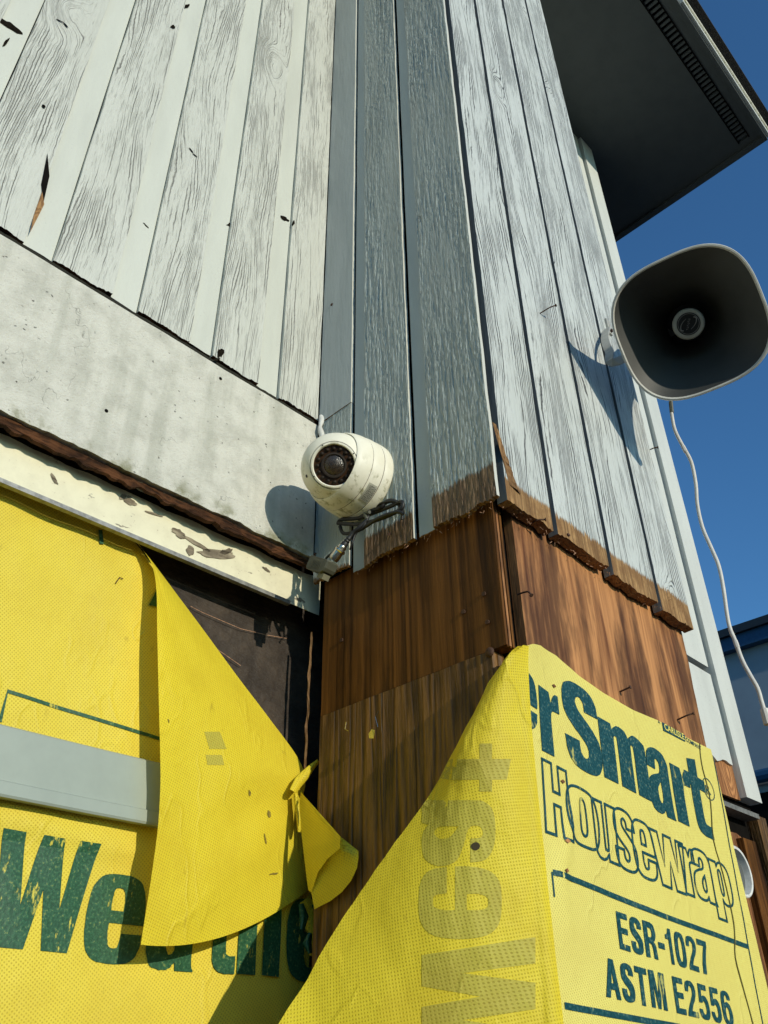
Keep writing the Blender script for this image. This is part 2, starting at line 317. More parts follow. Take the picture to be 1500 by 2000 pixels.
# ------------------------------------------------------------------ object helpers
def tag(o, label=None, cat=None, group=None, kind=None):
    for k, v in (('label', label), ('category', cat), ('group', group), ('kind', kind)):
        if v: o[k] = v
    return o
def thing(name, loc, label, cat, group=None):
    o = bpy.data.objects.new(name, None); COL.objects.link(o); o.location = loc; o.empty_display_size = 0.05
    return tag(o, label, cat, group)
def mesh_obj(name, verts, faces, mats, parent=None, fm=None, smooth=False, uvs=None, rot=None, loc=None):
    me = bpy.data.meshes.new(name); me.from_pydata([tuple(v) for v in verts], [], faces); me.update()
    mats = mats if isinstance(mats, (list, tuple)) else [mats]
    for m_ in mats: me.materials.append(m_)
    if fm: me.polygons.foreach_set('material_index', fm)
    if smooth: me.polygons.foreach_set('use_smooth', [True] * len(me.polygons))
    if uvs:
        ul = me.uv_layers.new(name='UVMap')
        for lp in me.loops: ul.data[lp.index].uv = uvs[lp.vertex_index]
    o = bpy.data.objects.new(name, me); COL.objects.link(o)
    l = Vector(loc) if loc is not None else Vector((0, 0, 0))
    if parent is not None:
        o.parent = parent; p = parent; off = Vector((0, 0, 0))
        while p: off += p.location; p = p.parent
        l = l - off
    o.location = l
    if rot: o.rotation_euler = rot
    return o
class MB:
    def __init__(s): s.v = []; s.f = []; s.m = []
    def add(s, vs, fs, mi=0):
        k = len(s.v); s.v += [Vector(v) for v in vs]; s.f += [[i + k for i in f] for f in fs]; s.m += [mi] * len(fs)
        return s
    def box(s, a, b, mi=0):
        (x0, y0, z0), (x1, y1, z1) = a, b
        return s.add([(x0, y0, z0), (x1, y0, z0), (x1, y1, z0), (x0, y1, z0), (x0, y0, z1), (x1, y0, z1), (x1, y1, z1), (x0, y1, z1)],
              [[0, 3, 2, 1], [4, 5, 6, 7], [0, 1, 5, 4], [1, 2, 6, 5], [2, 3, 7, 6], [3, 0, 4, 7]], mi)
    def tube(s, pts, r, seg=8, mi=0, cap=True):
        pts = [Vector(p) for p in pts]; n = len(pts); vs = []; fs = []
        rr = r if isinstance(r, (list, tuple)) else [r] * n
        t = (pts[1] - pts[0]).normalized(); u = t.orthogonal().normalized()
        for i, p in enumerate(pts):
            t = (pts[min(i + 1, n - 1)] - pts[max(i - 1, 0)]).normalized()
            u = (u - t * u.dot(t)).normalized(); w = t.cross(u)
            for j in range(seg):
                a = 2 * math.pi * j / seg; vs.append(p + (u * math.cos(a) + w * math.sin(a)) * rr[i])
        for i in range(n - 1):
            for j in range(seg):
                fs.append([i * seg + j, i * seg + (j + 1) % seg, (i + 1) * seg + (j + 1) % seg, (i + 1) * seg + j])
        if cap: fs += [list(range(seg))[::-1], [(n - 1) * seg + j for j in range(seg)]]
        return s.add(vs, fs, mi)
    def lathe(s, prof, o, ax, seg=48, mi=0, shape=None, up=None, cap0=False, cap1=False):
        """prof: list of (radius, height along axis)"""
        o = Vector(o); ax = Vector(ax).normalized()
        u = (Vector(up) - ax * ax.dot(Vector(up))).normalized() if up is not None else ax.orthogonal().normalized(); w = ax.cross(u)
        vs = []; fs = []; n = len(prof)
        for i, (r, h) in enumerate(prof):
            for j in range(seg):
                a = 2 * math.pi * j / seg; k = shape(a, i / (n - 1)) if shape else 1.0
                vs.append(o + ax * h + (u * math.cos(a) + w * math.sin(a)) * r * k)
        for i in range(n - 1):
            for j in range(seg):
                fs.append([i * seg + j, i * seg + (j + 1) % seg, (i + 1) * seg + (j + 1) % seg, (i + 1) * seg + j])
        if cap0: fs.append(list(range(seg))[::-1])
        if cap1: fs.append([(n - 1) * seg + j for j in range(seg)])
        return s.add(vs, fs, mi)
    def build(s, name, mats, parent=None, smooth=False, **k):
        return mesh_obj(name, s.v, s.f, mats, parent, s.m, smooth, **k)
def smooth_pts(pts, n=6):
    P = [Vector(p) for p in pts]; out = []
    for i in range(len(P) - 1):
        p0, p1, p2, p3 = P[max(i - 1, 0)], P[i], P[i + 1], P[min(i + 2, len(P) - 1)]
        for k in range(n):
            t = k / n
            out.append(0.5 * ((2 * p1) + (p2 - p0) * t + (2 * p0 - 5 * p1 + 4 * p2 - p3) * t * t + (3 * p1 - p0 - 3 * p2 + p3) * t ** 3))
    out.append(P[-1]); return out
def auto_smooth(o, ang=35):
    me = o.data
    me.polygons.foreach_set('use_smooth', [True] * len(me.polygons))
    try: me.set_sharp_from_angle(angle=R(ang))
    except Exception: pass
    return o
def nz(*a): return mnoise.noise(Vector(a))

def siding(parent, origin, rotz, Wr, Wc, side, z1, th, mats, seed, jag=0.006, band=-1.0, cth=0.004, wob=0.0012, chan_short=0.0, emb=0.0, bjag=0.002):
    """one board: raised rough face plus a thinner smooth lip. local x along the wall, -y outwards, z up from the board's foot"""
    mb = MB(); H = z1 - origin[2]
    sm_ = 3 if len(mats) > 3 else 1
    def slab(x0, x1, t, nx, mi, jg, wb, zo=0.0):
        zs = [0, 0.012, 0.03] + [0.03 + (H - 0.03) * k / 60 for k in range(1, 61)]
        e_ = emb if mi == 0 else 0.0
        if e_: zs = [0, 0.006, 0.012] + [0.02 + 0.0075 * k for k in range(252)] + [2.2, H]; nx = 72
        nzr = len(zs); vs = []; fs = []; mm = []
        for i, z in enumerate(zs):
            for j in range(nx + 1):
                x = x0 + (x1 - x0) * j / nx
                e = wb * nz(x * 6 + seed, z * 14, seed) * (1.0 if j in (0, nx) else 0.4)
                zz = z + zo
                if i == 0: zz += jg * (nz(x * 38, seed * 3.1, 1.7) * 0.8 + nz(x * 240, seed, 5.0) * 0.45)
                vs.append((x + e, -t + 0.0008 * nz(x * 30, z * 6, seed) - (e_ * (0.85 * nz(x * 210, z * 13, seed) + 0.75 * nz(x * 330, z * 85, seed + 4)) * (0.6 + 0.6 * nz(x * 14, z * 3, seed + 9)) if e_ else 0.0), zz))
        k = nx + 1
        for i in range(nzr - 1):
            for j in range(nx): fs.append([i * k + j, i * k + j + 1, (i + 1) * k + j + 1, (i + 1) * k + j]); mm.append(mi)
        # sides and foot
        b = len(vs)
        for i in range(nzr): vs.append((vs[i * k][0], 0, vs[i * k][2])); vs.append((vs[i * k + nx][0], 0, vs[i * k + nx][2]))
        for i in range(nzr - 1):
            fs.append([i * k, (i + 1) * k, b + 2 * (i + 1), b + 2 * i]); mm.append(sm_)
            fs.append([i * k + nx, b + 2 * i + 1, b + 2 * (i + 1) + 1, (i + 1) * k + nx]); mm.append(sm_)
        f0 = len(vs)
        for j in range(k):
            x, y, z = vs[j]; vs.append((x, 0.0, z + bjag * nz(x * 70, seed, 9.0) - 0.001))
        for j in range(nx): fs.append([j, f0 + j, f0 + j + 1, j + 1]); mm.append(2)
        kk = len(mb.v); mb.v += [Vector(v) for v in vs]; mb.f += [[q + kk for q in f] for f in fs]; mb.m += mm
    if side == 'R':
        slab(0, Wr, th, 26, 0, jag, wob)
        if Wc: slab(Wr + 0.0004, Wr + Wc, cth, 4, 1, jag * 0.5, 0.0, chan_short)
    else:
        if Wc: slab(0, Wc - 0.0004, cth, 4, 1, jag * 0.5, 0.0, chan_short)
        slab(Wc, Wc + Wr, th, 26, 0, jag, wob)
    o = mb.build('siding_board', mats, parent, loc=origin, rot=(0, 0, rotz))
    o['band'] = float(band)
    return o

# ================================================================== GROUND
g = mesh_obj('ground', [(-150, -150, 0), (150, -150, 0), (150, 150, 0), (-150, 150, 0)], [[0, 1, 2, 3]], M['ground']); tag(g, kind='structure')

# ================================================================== LEFT WALL (siding, beam, flashing, sheathing paper)
wall = thing('siding_wall', (0.2, YA, 0), 'white board wall with cracked paint over a pale concrete beam and black sheathing', 'wall')
ZT = 5.10
xs = [-0.447, -0.312, -0.177, -0.042, 0.093, 0.228, 0.363, 0.497, 0.632]
for i, x in enumerate(xs):
    wd = (xs[i + 1] - x) if i + 1 < len(xs) else 0.7215 - x
    if i == len(xs) - 1: siding(wall, (x, YA + 0.010, 2.598), 0, wd - 0.002, 0.0, 'R', ZT, 0.010, [M['paintA'], M['chanA'], M['rot']], 3.3 * i + 1, 0.006)
    else: siding(wall, (x, YA + 0.010, 2.600 + random.uniform(-0.003, 0.003)), 0, wd - 0.044, 0.0425, 'R', ZT, 0.010, [M['paintA'], M['chanA'], M['rot']], 3.3 * i + 1, 0.006, chan_short=random.uniform(0, 0.004))
MB().box((-3.5, YA + 0.012, 2.56), (0.716, YA + 0.03, ZT)).build('backing_board', M['dark'], wall)
# black strip painted in for the shaded gap under the boards
mb = MB(); n = 150; vs = []; fs = []
for i in range(n):
    x = -0.45 + 1.165 * i / (n - 1)
    a = 2.598 - 0.0015 - 0.002 * abs(nz(x * 60, 0, 1)); b_ = 2.582 - 0.003 * abs(nz(x * 90, 4, 1))
    vs += [(x, YA + 0.004 + 0.002 * nz(x * 80, 2, 2), a), (x, YA + 0.0035 + 0.003 * nz(x * 120, 7, 2), b_)]
fs = [[2 * i, 2 * i + 1, 2 * i + 3, 2 * i + 2] for i in range(n - 1)]
mesh_obj('gap_shade_strip', vs, fs, simple('black_gap_shade', (0.02, 0.019, 0.010), 0.95, 0, 0.6, 300, 0.9), wall)
# concrete beam: subdivided, ragged lower edge
def slab_sheet(name, x0, x1, z0, z1, y, t, nx, nzn, mat, parent, rag0=0.0, rag1=0.0, und=0.0, seed=0.0, back=True):
    vs = []; fs = []
    for i in range(nzn + 1):
        for j in range(nx + 1):
            x = x0 + (x1 - x0) * j / nx; q = i / nzn
            lo = z0 + rag0 * (nz(x * 22, seed, 0) + 0.6 * nz(x * 75, seed, 3)); hi = z1 + rag1 * (nz(x * 26, seed, 6) + 0.6 * nz(x * 85, seed, 8))
            z = lo + (hi - lo) * q
            vs.append((x, y + und * nz(x * 9, z * 11, seed), z))
    k = nx + 1
    for i in range(nzn):
        for j in range(nx): fs.append([i * k + j, i * k + j + 1, (i + 1) * k + j + 1, (i + 1) * k + j])
    if back:
        b = len(vs); ring = [j for j in range(k)] + [i * k + nx for i in range(1, nzn + 1)] + [nzn * k + j for j in range(nx - 1, -1, -1)] + [i * k for i in range(nzn - 1, 0, -1)]
        for q in ring: vs.append((vs[q][0], y + t, vs[q][2]))
        L = len(ring)
        for q in range(L): fs.append([ring[q], b + q, b + (q + 1) % L, ring[(q + 1) % L]])
    return mesh_obj(name, vs, fs, mat, parent)
slab_sheet('concrete_beam', -0.6, 0.7195, 2.3165, 2.5835, YA - 0.002, 0.03, 160, 8, M['concrete'], wall, 0.004, 0.0006, 0.0012, 2.0)
slab_sheet('rotten_board', -0.6, 0.7195, 2.3015, 2.314, YA + 0.004, 0.008, 220, 5, M['rot'], wall, 0.007, 0.003, 0.004, 5.0)
MB().box((-3.5, YA + 0.03, 2.315), (0.716, YA + 0.08, 2.559)).build('sheathing_core', M['dark'], wall)
MB().box((-3.5, YA + 0.082, 0.5), (0.90, YA + 0.12, 2.559)).build('sheathing_core', M['dark'], wall)
YF = YA + 0.030; ZF = at(300, 1065, 1, YF).z
YW = YA + 0.058                                  # plane of the hanging left wrap
fl = slab_sheet('flashing', -0.6, 0.764, ZF, at(300, 984, 1, YF).z, YF, 0.0015, 90, 4, M['flash'], wall, 0.0, 0.003, 0.0010, 9.0)  # top edge ends at the shadow line; dark core above stands in for shadow
MB().box((-0.6, YF - 0.007, ZF - 0.0065), (0.700, YF + 0.001, ZF - 0.0005)).build('drip_edge', M['metalflash'], fl)
slab_sheet('sheathing_paper', -0.6, 0.86, 1.0, 2.30, YA + 0.076, 0.004, 60, 60, M['tar'], wall, 0, 0, 0.003, 12.0)
for (px, py, L, w_, an) in ((425, 1082, 44, 11, -0.12), (385, 1062, 36, 5, -0.55), (350, 1042, 20, 8, -0.6), (255, 980, 18, 7, -0.4), (240, 970, 10, 6, 0.5), (300, 1003, 24, 2.5, -0.3), (106, 935, 16, 4, -1.0), (440, 1078, 20, 6, 0.4), (520, 1112, 12, 3, -0.6), (372, 1075, 9, 12, 0.2)):
    v = []
    for k in range(18):
        a = 2 * math.pi * k / 18; rr_ = 1 + 0.6 * nz(k * 1.3, px, py)
        ex, ey = L * math.cos(a) * rr_, w_ * math.sin(a) * rr_
        v.append(at(px + (ex * math.cos(an) - ey * math.sin(an)) * .8, py - (ex * math.sin(an) + ey * math.cos(an)) * .8, 1, YF - 0.0013))
    mesh_obj('scrape', v, [list(range(18))], M['scrape'], fl)
# torn edge and strings of the paper
mb = MB()
for (a, b_) in (((372, 1184), (395, 1196)), ((395, 1196), (470, 1228)), ((470, 1228), (520, 1240)), ((520, 1240), (560, 1247)), ((420, 1265), (470, 1300))):
    p = [at(a[0] + (b_[0] - a[0]) * t / 5, a[1] + (b_[1] - a[1]) * t / 5 + 3 * nz(a[0] + t, t, 0), 1, YA + 0.0715) for t in range(6)]
    mb.tube(p, 0.00045, 5)
mb.build('torn_fibre', M['splinter'], wall)
def nail(parent, p, d, L=0.03, bend=None, r=0.0012, name='nail'):
    p = Vector(p); d = Vector(d).normalized(); pts = [p - d * 0.004, p + d * L * 0.6]
    e = (d + Vector(bend or (0, 0, 0))).normalized(); q = p + d * L * 0.6 + e * L * 0.4
    mb = MB(); mb.tube(smooth_pts(pts + [q], 3), r, 6)
    mb.tube([q, q + e * 0.0012], r * 2.2, 8)
    return mb.build(name, M['rust'], parent)
nail(wall, at(612, 1115, 1, YA + 0.004), (-0.5, -0.8, 0.5), 0.03, (-0.3, 0, 0.3))
for p in ((85, 208), (430, 740), (207, 803)):
    q = at(p[0], p[1], 1, YA - 0.001)
    MB().tube([q, q + Vector((0, -0.0015, 0))], 0.0028, 8).build('nail_hole', M['dark'], wall)
# split in the second board
sp = [at(92, 300, 1, YA - 0.001), at(96, 345, 1, YA - 0.001), at(84, 398, 1, YA - 0.001), at(80, 360, 1, YA - 0.001)]
mesh_obj('split', [v + Vector((0, -0.0012, 0)) for v in sp], [[0, 1, 2, 3]], M['dark'], wall)
sp = [at(82, 375, 1, YA - 0.002), at(86, 400, 1, YA - 0.002), at(58, 455, 1, YA - 0.002), at(66, 420, 1, YA - 0.002)]
mesh_obj('splinter', [v + Vector((0, -0.0008, 0)) for v in sp], [[0, 1, 2, 3]], M['endwood'], wall)

# dark knots and splits that break the painted boards
rnd = random.Random(11)
for (px, py, L, w_, an) in ((22, 52, 34, 7, -0.6), (12, 82, 14, 4, 0.9), (556, 427, 13, 5, -0.5), (450, 438, 9, 4, 0.3), (573, 436, 7, 3, 1.2), (363, 12, 10, 4, 0.4), (338, 52, 6, 4, 0.2), (128, 48, 10, 1.6, -0.8), (116, 40, 8, 1.4, -0.5), (374, 294, 9, 1.3, -0.9), (381, 303, 7, 1.2, -0.7), (285, 440, 9, 1.3, -0.8), (430, 690, 12, 7, 1.3), (424, 702, 8, 4, 0.2)):
    v = []
    for k in range(14):
        a = 2 * math.pi * k / 14; rr_ = 1 + 0.9 * nz(k * 1.7, px, py)
        ex, ey = L * math.cos(a) * rr_, w_ * math.sin(a) * rr_
        yk = YA - 0.0016
        xk_ = at(px, py, 1, YA).x
        if any(x_ + 0.0915 < xk_ < x_ + 0.134 for x_ in xs[:-1]): yk = YA + 0.0050
        v.append(at(px + (ex * math.cos(an) - ey * math.sin(an)) * .8, py - (ex * math.sin(an) + ey * math.cos(an)) * .8, 1, yk))
    mesh_obj('knot_crack', v, [list(range(14))], M['knot'], wall)

# ================================================================== BAY (side B and front C)
bay = thing('wall_bay', (0.75, 0.55, 0), 'jutting corner bay clad in painted boards with bare plywood exposed along its foot', 'wall')
# --- side B: local x runs from the inner corner (y=YA) towards the street
def bside(y0, z0): return (XB + 0.006, y0, z0)
mB = [M['paintB'], M['chanB'], M['endwood'], M['edgeB']]
siding(bay, bside(YA - 0.001, 2.590), R(-90), 0.081, 0.0, 'R', ZT, 0.0066, [M['cornerB'], M['cornerB'], M['endwood'], M['edgeB']], 51.0, 0.0005, wob=0.0006)
siding(bay, bside(YA - 0.001, 2.275), R(-90), 0.0795, 0.0, 'R', 2.588, 0.0052, mB, 53.0, 0.006, band=0.004, emb=0.0011)
siding(bay, bside(0.770, 2.258), R(-90), 0.098, 0.027, 'L', ZT, 0.006, mB, 57.0, 0.007, band=0.046, cth=0.002, emb=0.0021)
siding(bay, bside(0.638, 2.258), R(-90), 0.109, 0.0285, 'L', ZT, 0.006, mB, 61.0, 0.008, band=0.054, cth=0.002, emb=0.0021)
# --- front C
mC = [M['paintC'], M['chanC'], M['endwood'], M['edgeC']]
for i, (x0, x1, bd_) in enumerate(((0.7440, 0.846, 0.036), (0.857, 0.9865, 0.034), (0.997, 1.1255, 0.040), (1.136, 1.236, 0.046))):
    ox = siding(bay, (x0, YC + 0.016, 2.262 - 0.006 * i + (0.004 if i == 1 else 0)), 0, x1 - x0, 0.0, 'R', ZT, 0.016, mC, 70.0 + 5 * i, 0.007, band=bd_)
# plywood
def panel(name, o, rotz, Wd, H, t, mat, parent, rag=(0, 0, 0, 0), seed=0.0, taper=0.0, und=0.0008):
    nx, nzn = 40, 30; vs = []; fs = []
    for i in range(nzn + 1):
        for j in range(nx + 1):
            u, v = j / nx, i / nzn
            x = u * Wd + (taper * (1 - v)) * u + rag[0] * (1 - u) * nz(v * 40, seed, 1) + rag[1] * u * (nz(v * 18, seed, 2) + 0.5 * nz(v * 60, seed, 2))
            z = v * H + rag[2] * (1 - v) * nz(u * 40, seed, 4) + rag[3] * v * nz(u * 40, seed, 5)
            vs.append((x, -t + und * nz(u * 5, v * 5, seed), z))
    k = nx + 1
    for i in range(nzn):
        for j in range(nx): fs.append([i * k + j, i * k + j + 1, (i + 1) * k + j + 1, (i + 1) * k + j])
    b = len(vs); ring = [j for j in range(k)] + [i * k + nx for i in range(1, nzn + 1)] + [nzn * k + j for j in range(nx - 1, -1, -1)] + [i * k for i in range(nzn - 1, 0, -1)]
    for q in ring: vs.append((vs[q][0], 0, vs[q][2]))
    L = len(ring)
    for q in range(L): fs.append([ring[q], b + q, b + (q + 1) % L, ring[(q + 1) % L]])
    return mesh_obj(name, vs, fs, mat, parent, loc=o, rot=(0, 0, rotz))
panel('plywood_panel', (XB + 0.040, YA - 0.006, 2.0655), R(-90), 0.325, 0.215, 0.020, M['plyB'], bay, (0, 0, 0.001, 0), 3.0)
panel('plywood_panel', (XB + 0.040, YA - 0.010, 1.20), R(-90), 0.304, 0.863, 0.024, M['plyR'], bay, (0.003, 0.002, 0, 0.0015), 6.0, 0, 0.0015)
X0 = 0.779
panel('plywood_panel', (X0, YC + 0.034, 1.62), 0, 1.236 - X0, 0.66, 0.014, M['plyC'], bay, (0.0015, 0.004, 0, 0), 9.0, -0.028)
# layered plywood edges at the outer corner
for k in range(3):
    MB().box((XB + 0.0205 + 0.0065 * k, YC + 0.0240, 2.066), (XB + 0.0245 + 0.0065 * k, YC + 0.0258, 2.272)).build('ply_layer', M['plyC' if k == 1 else 'plyB'], bay)
MB().box((0.752, YC + 0.0165, 2.29), (1.231, YC + 0.035, ZT)).build('backing_board', M['dark'], bay)
MB().box((XB + 0.041, YC + 0.036, 0.0), (1.232, YA - 0.02, ZT)).build('bay_core', M['dark'], bay)
MB().box((1.2325, YC + 0.018, 2.26), (1.2365, YA + 0.2, ZT)).build('return_panel', M['trim'], bay)
MB().box((1.19, YC + 0.036, 0.3), (1.2315, YC + 0.05, 2.26)).build('edge_stud', M['plyB'], bay)
# splintered edge strip beside the sheathing paper
vs = []; fs = []; n = 26
for i in range(n):
    t = i / (n - 1); a = at(607 - 13 * t + 3 * nz(t * 8, 0, 5), 1235 + 270 * t, 0, XB + 0.015); w_ = 0.0012 + 0.004 * abs(nz(t * 11, 1, 1)) + 0.003 * math.sin(t * 3.1) * abs(nz(t * 5, 3, 3))
    vs += [a + Vector((-w_ * 0.35, 0, 0)), a + Vector((w_ * 0.45, -0.003, 0.0)), a + Vector((w_ * .5 + 0.003, 0.006, 0))]
for i in range(n - 1): fs += [[3 * i, 3 * i + 1, 3 * i + 4, 3 * i + 3], [3 * i + 1, 3 * i + 2, 3 * i + 5, 3 * i + 4]]
mesh_obj('splinter', vs, fs, M['endwood'], bay)
# a torn, split sliver on the first front board
vs = []; fs = []; n = 22
for i in range(n):
    t = i / (n - 1); a = at(966 + 34 * t, 826 + 122 * t, 1, YC - 0.0012); w_ = (0.002 + 0.019 * t) * (0.85 + 0.3 * nz(t * 14, 3, 3))
    vs += [a + Vector((-0.004, 0.001, 0)), a + Vector((w_ * 0.5, -0.002 + 0.002 * nz(t * 20, 0, 0), -0.004)), a + Vector((w_, 0.0005, -0.006 + 0.006 * nz(t * 22, 4, 0)))]
for i in range(n - 1): fs += [[3 * i, 3 * i + 1, 3 * i + 4, 3 * i + 3], [3 * i + 1, 3 * i + 2, 3 * i + 5, 3 * i + 4]]
mesh_obj('splinter', vs, fs, M['endwood'], bay)
# fibres along the broken feet of the boards
mb = MB(); rnd = random.Random(4)
for k in range(60):
    x = rnd.uniform(0.745, 1.232); p = Vector((x, YC + rnd.uniform(0, 0.014), 2.256 - 0.018 * (x - 0.75) + rnd.uniform(-0.002, 0.004)))
    mb.tube([p, p + Vector((rnd.uniform(-.004, .004), rnd.uniform(-.004, .002), -rnd.uniform(.001, .005)))], [0.0006, 0.0002], 4)
for k in range(40):
    y = rnd.uniform(0.502, 0.765); p = Vector((XB + rnd.uniform(0.001, 0.013), y, 2.256 + rnd.uniform(-0.002, 0.004)))
    mb.tube([p, p + Vector((rnd.uniform(-.004, .002), rnd.uniform(-.004, .004), -rnd.uniform(.001, .005)))], [0.0006, 0.0002], 4)
o = mb.build('wood_fibre', M['splinter'], bay); o['kind'] = 'stuff'
for (px, py, d, L, bend) in ((1055, 612, (0.25, -0.9, 0.25), 0.030, (0.5, 0, 0.2)), (1030, 1027, (-0.1, -0.9, 0.0), 0.028, (0.9, 0, 0.05)), (1092, 1062, (-0.2, -0.9, 0.2), 0.02, None),
        (1015, 1160, (0.0, -0.9, -0.1), 0.02, (0, 0.3, -0.9)), (1325, 1405, (-0.1, -0.9, 0.1), 0.024, (0.6, 0, 0.1)), (1213, 1350, (0, -0.9, 0.1), 0.014, None), (1270, 878, (0.1, -0.9, 0), 0.014, (0.6, 0, 0))):
    nail(bay, at(px, py, 1, YC if py < 1000 and px != 1015 else YC + 0.018), d, L, bend)
for (px, py) in ((667, 1250), (905, 1195), (945, 1160), (952, 1215), (648, 595)):
    q = at(px, py, 0, XB + (0.019 if py > 900 else -0.001)); MB().tube([q + Vector((0.001, 0, 0)), q + Vector((-0.0012, 0, 0))], 0.003, 8).build('nail_hole', M['rust'], bay)
q = at(957, 1274, 0, XB + 0.0155); MB().lathe([(0.0062, 0), (0.006, 0.0016), (0.0035, 0.003), (0.0008, 0.0034)], q, (-1, 0, 0), 14, cap1=True).build('screw_head', M['rust'], bay, True)
mb = MB()
for (a, b_, c_) in (((740, 1388), (733, 1400), (738, 1420)), ((676, 1410), (674, 1424), (681, 1428))):
    MB().tube([at(p[0], p[1], 0, XB + 0.010) for p in (a, b_, c_)], 0.0005, 5).build('staple', M['chrome'], bay)
nail(bay, at(762, 1042, 0, XB - 0.001), (-0.7, -0.4, -0.5), 0.03, (0, -0.6, -0.4), 0.001)
# caulk blob where beam, boards and corner meet
pts = [at(627, 812, 1, YA - 0.008), at(628, 822, 1, YA - 0.010), at(625, 836, 1, YA - 0.012), at(629, 852, 1, YA - 0.012), at(628, 872, 1, YA - 0.011)]
auto_smooth(MB().tube(smooth_pts(pts, 4), [0.003 + 0.0022 * abs(math.sin(i * 0.45)) for i in range(17)], 10).build('caulk_bead', M['caulk'], bay), 80)

# ================================================================== RECESSED WALL BEYOND THE BAY
rw = thing('recessed_wall', (1.8, YA, 0), 'narrow strip of white panelled wall with white corner trim seen beyond the bay', 'wall')
XE = 2.255
def zat(px, py): return at(px, py, 1, YA).z
zs_slot = zat(1380, 1308); zp = zat(1425, 1492); zb = zat(1435, 1557)
xg = at(1372, 1250, 1, YA).x
slab_sheet('wall_panel', 1.237, xg - 0.006, zs_slot + 0.012, ZT, YA, 0.02, 20, 20, M['trim'], rw, 0.0, 0, 0.001, 21.0)
slab_sheet('wall_panel', 1.237, xg - 0.006, zp, zs_slot - 0.010, YA - 0.001, 0.02, 50, 10, M['trim'], rw, 0.012, 0, 0.001, 23.0)
MB().box((xg + 0.004, YA - 0.012, zat(1478, 1570)), (XE, YA + 0.03, ZT)).build('corner_trim', M['trim'], rw)
MB().box((1.237, YA + 0.021, 0.0), (XE - 0.002, YA + 1.6, ZT)).build('wall_core', M['dark'], rw)
slab_sheet('plywood_panel', 1.237, xg + 0.003, zb, zp + 0.03, YA + 0.006, 0.008, 20, 10, M['plyC'], rw, 0.002, 0, 0.001, 25.0)
MB().box((1.25, YA - 0.02, zb - 0.045), (xg + 0.03, YA + 0.018, zb - 0.033)).build('metal_strip', M['metalflash'], rw)
slab_sheet('plywood_panel', 1.237, XE - 0.12, 0.4, zb - 0.09, YA + 0.012, 0.006, 30, 30, M['plyC'], rw, 0, 0.01, 0.003, 27.0)
MB().box((XE - 0.16, YA - 0.005, 0.4), (XE - 0.09, YA + 0.02, zb - 0.10)).build('stud', M['plyB'], rw)
MB().box((XE - 0.05, YA - 0.008, 0.4), (XE + 0.004, YA + 0.02, zb - 0.03)).build('corner_post', M['plyR'], rw)
c = at(1440, 1703, 1, YA); vp = thing('vent_pipe', (c.x, c.y, c.z), 'white round pipe end set in brown plywood, half hidden by yellow wrap', 'pipe')
auto_smooth(MB().lathe([(0.056, -0.01), (0.056, 0.008), (0.054, 0.010), (0.049, 0.009), (0.047, -0.01)], c, (0, -1, 0), 40).build('pipe_ring', M['caulk'], vp), 40)
MB().lathe([(0.0475, -0.006), (0.01, -0.006)], c, (0, -1, 0), 32, cap1=True).build('pipe_bore', M['soffit'], vp)

# ================================================================== ROOF EAVE
ev = thing('roof_eave', (1.4, 0.6, ZT), 'dark overhanging roof eave with soffit vent strip and fascia against the blue sky', 'roof eave')
YE, XR = 0.255, 2.765
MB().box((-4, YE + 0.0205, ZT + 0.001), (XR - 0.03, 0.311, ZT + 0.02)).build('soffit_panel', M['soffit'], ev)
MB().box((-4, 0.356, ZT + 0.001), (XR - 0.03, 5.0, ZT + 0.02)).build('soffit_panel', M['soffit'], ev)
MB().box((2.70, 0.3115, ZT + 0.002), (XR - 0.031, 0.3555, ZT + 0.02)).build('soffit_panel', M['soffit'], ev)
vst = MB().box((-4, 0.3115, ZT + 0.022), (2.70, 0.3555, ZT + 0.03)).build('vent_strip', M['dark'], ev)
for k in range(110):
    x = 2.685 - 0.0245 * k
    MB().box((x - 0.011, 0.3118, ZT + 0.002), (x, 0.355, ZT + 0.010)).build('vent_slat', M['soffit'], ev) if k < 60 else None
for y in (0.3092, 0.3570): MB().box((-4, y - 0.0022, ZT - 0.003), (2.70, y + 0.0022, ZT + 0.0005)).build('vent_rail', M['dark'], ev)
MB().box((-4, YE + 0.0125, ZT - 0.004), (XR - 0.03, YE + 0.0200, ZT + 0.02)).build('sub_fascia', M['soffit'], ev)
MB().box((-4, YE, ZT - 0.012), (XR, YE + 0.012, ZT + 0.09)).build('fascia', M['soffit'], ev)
MB().box((XR - 0.0295, YE + 0.0125, ZT - 0.012), (XR, 5.0, ZT + 0.09)).build('rake_board', M['soffit'], ev)
MB().box((1.97, YE - 0.014, ZT + 0.004), (XR + 0.002, YE - 0.0005, ZT + 0.062)).build('gutter_lip', M['trim'], ev)
MB().tube([(1.97, YE - 0.016, ZT + 0.045), (2.4, YE - 0.017, ZT + 0.047), (XR, YE - 0.016, ZT + 0.045)], 0.006, 8).build('gutter_bead', M['cream'], ev)
vs = [(-4, YE - 0.03, ZT + 0.092), (XR + 0.03, YE - 0.03, ZT + 0.092), (XR + 0.03, 5.0, ZT + 1.6), (-4, 5.0, ZT + 1.6)]
mesh_obj('roof_deck', vs + [v[:2] + (v[2] + 0.03,) for v in vs], [[0, 3, 2, 1], [4, 5, 6, 7], [0, 1, 5, 4], [1, 2, 6, 5], [2, 3, 7, 6], [3, 0, 4, 7]], simple('roofing', (0.05, 0.045, 0.04), 0.9), ev)
mb = MB()
for k in range(26):
    x = -0.3 + 0.12 * k; mb.box((x, YE - 0.05 - 0.008 * abs(nz(k, 1, 1)), ZT + 0.093), (x + 0.117, YE - 0.031, ZT + 0.108 + 0.004 * nz(k, 2, 2)))
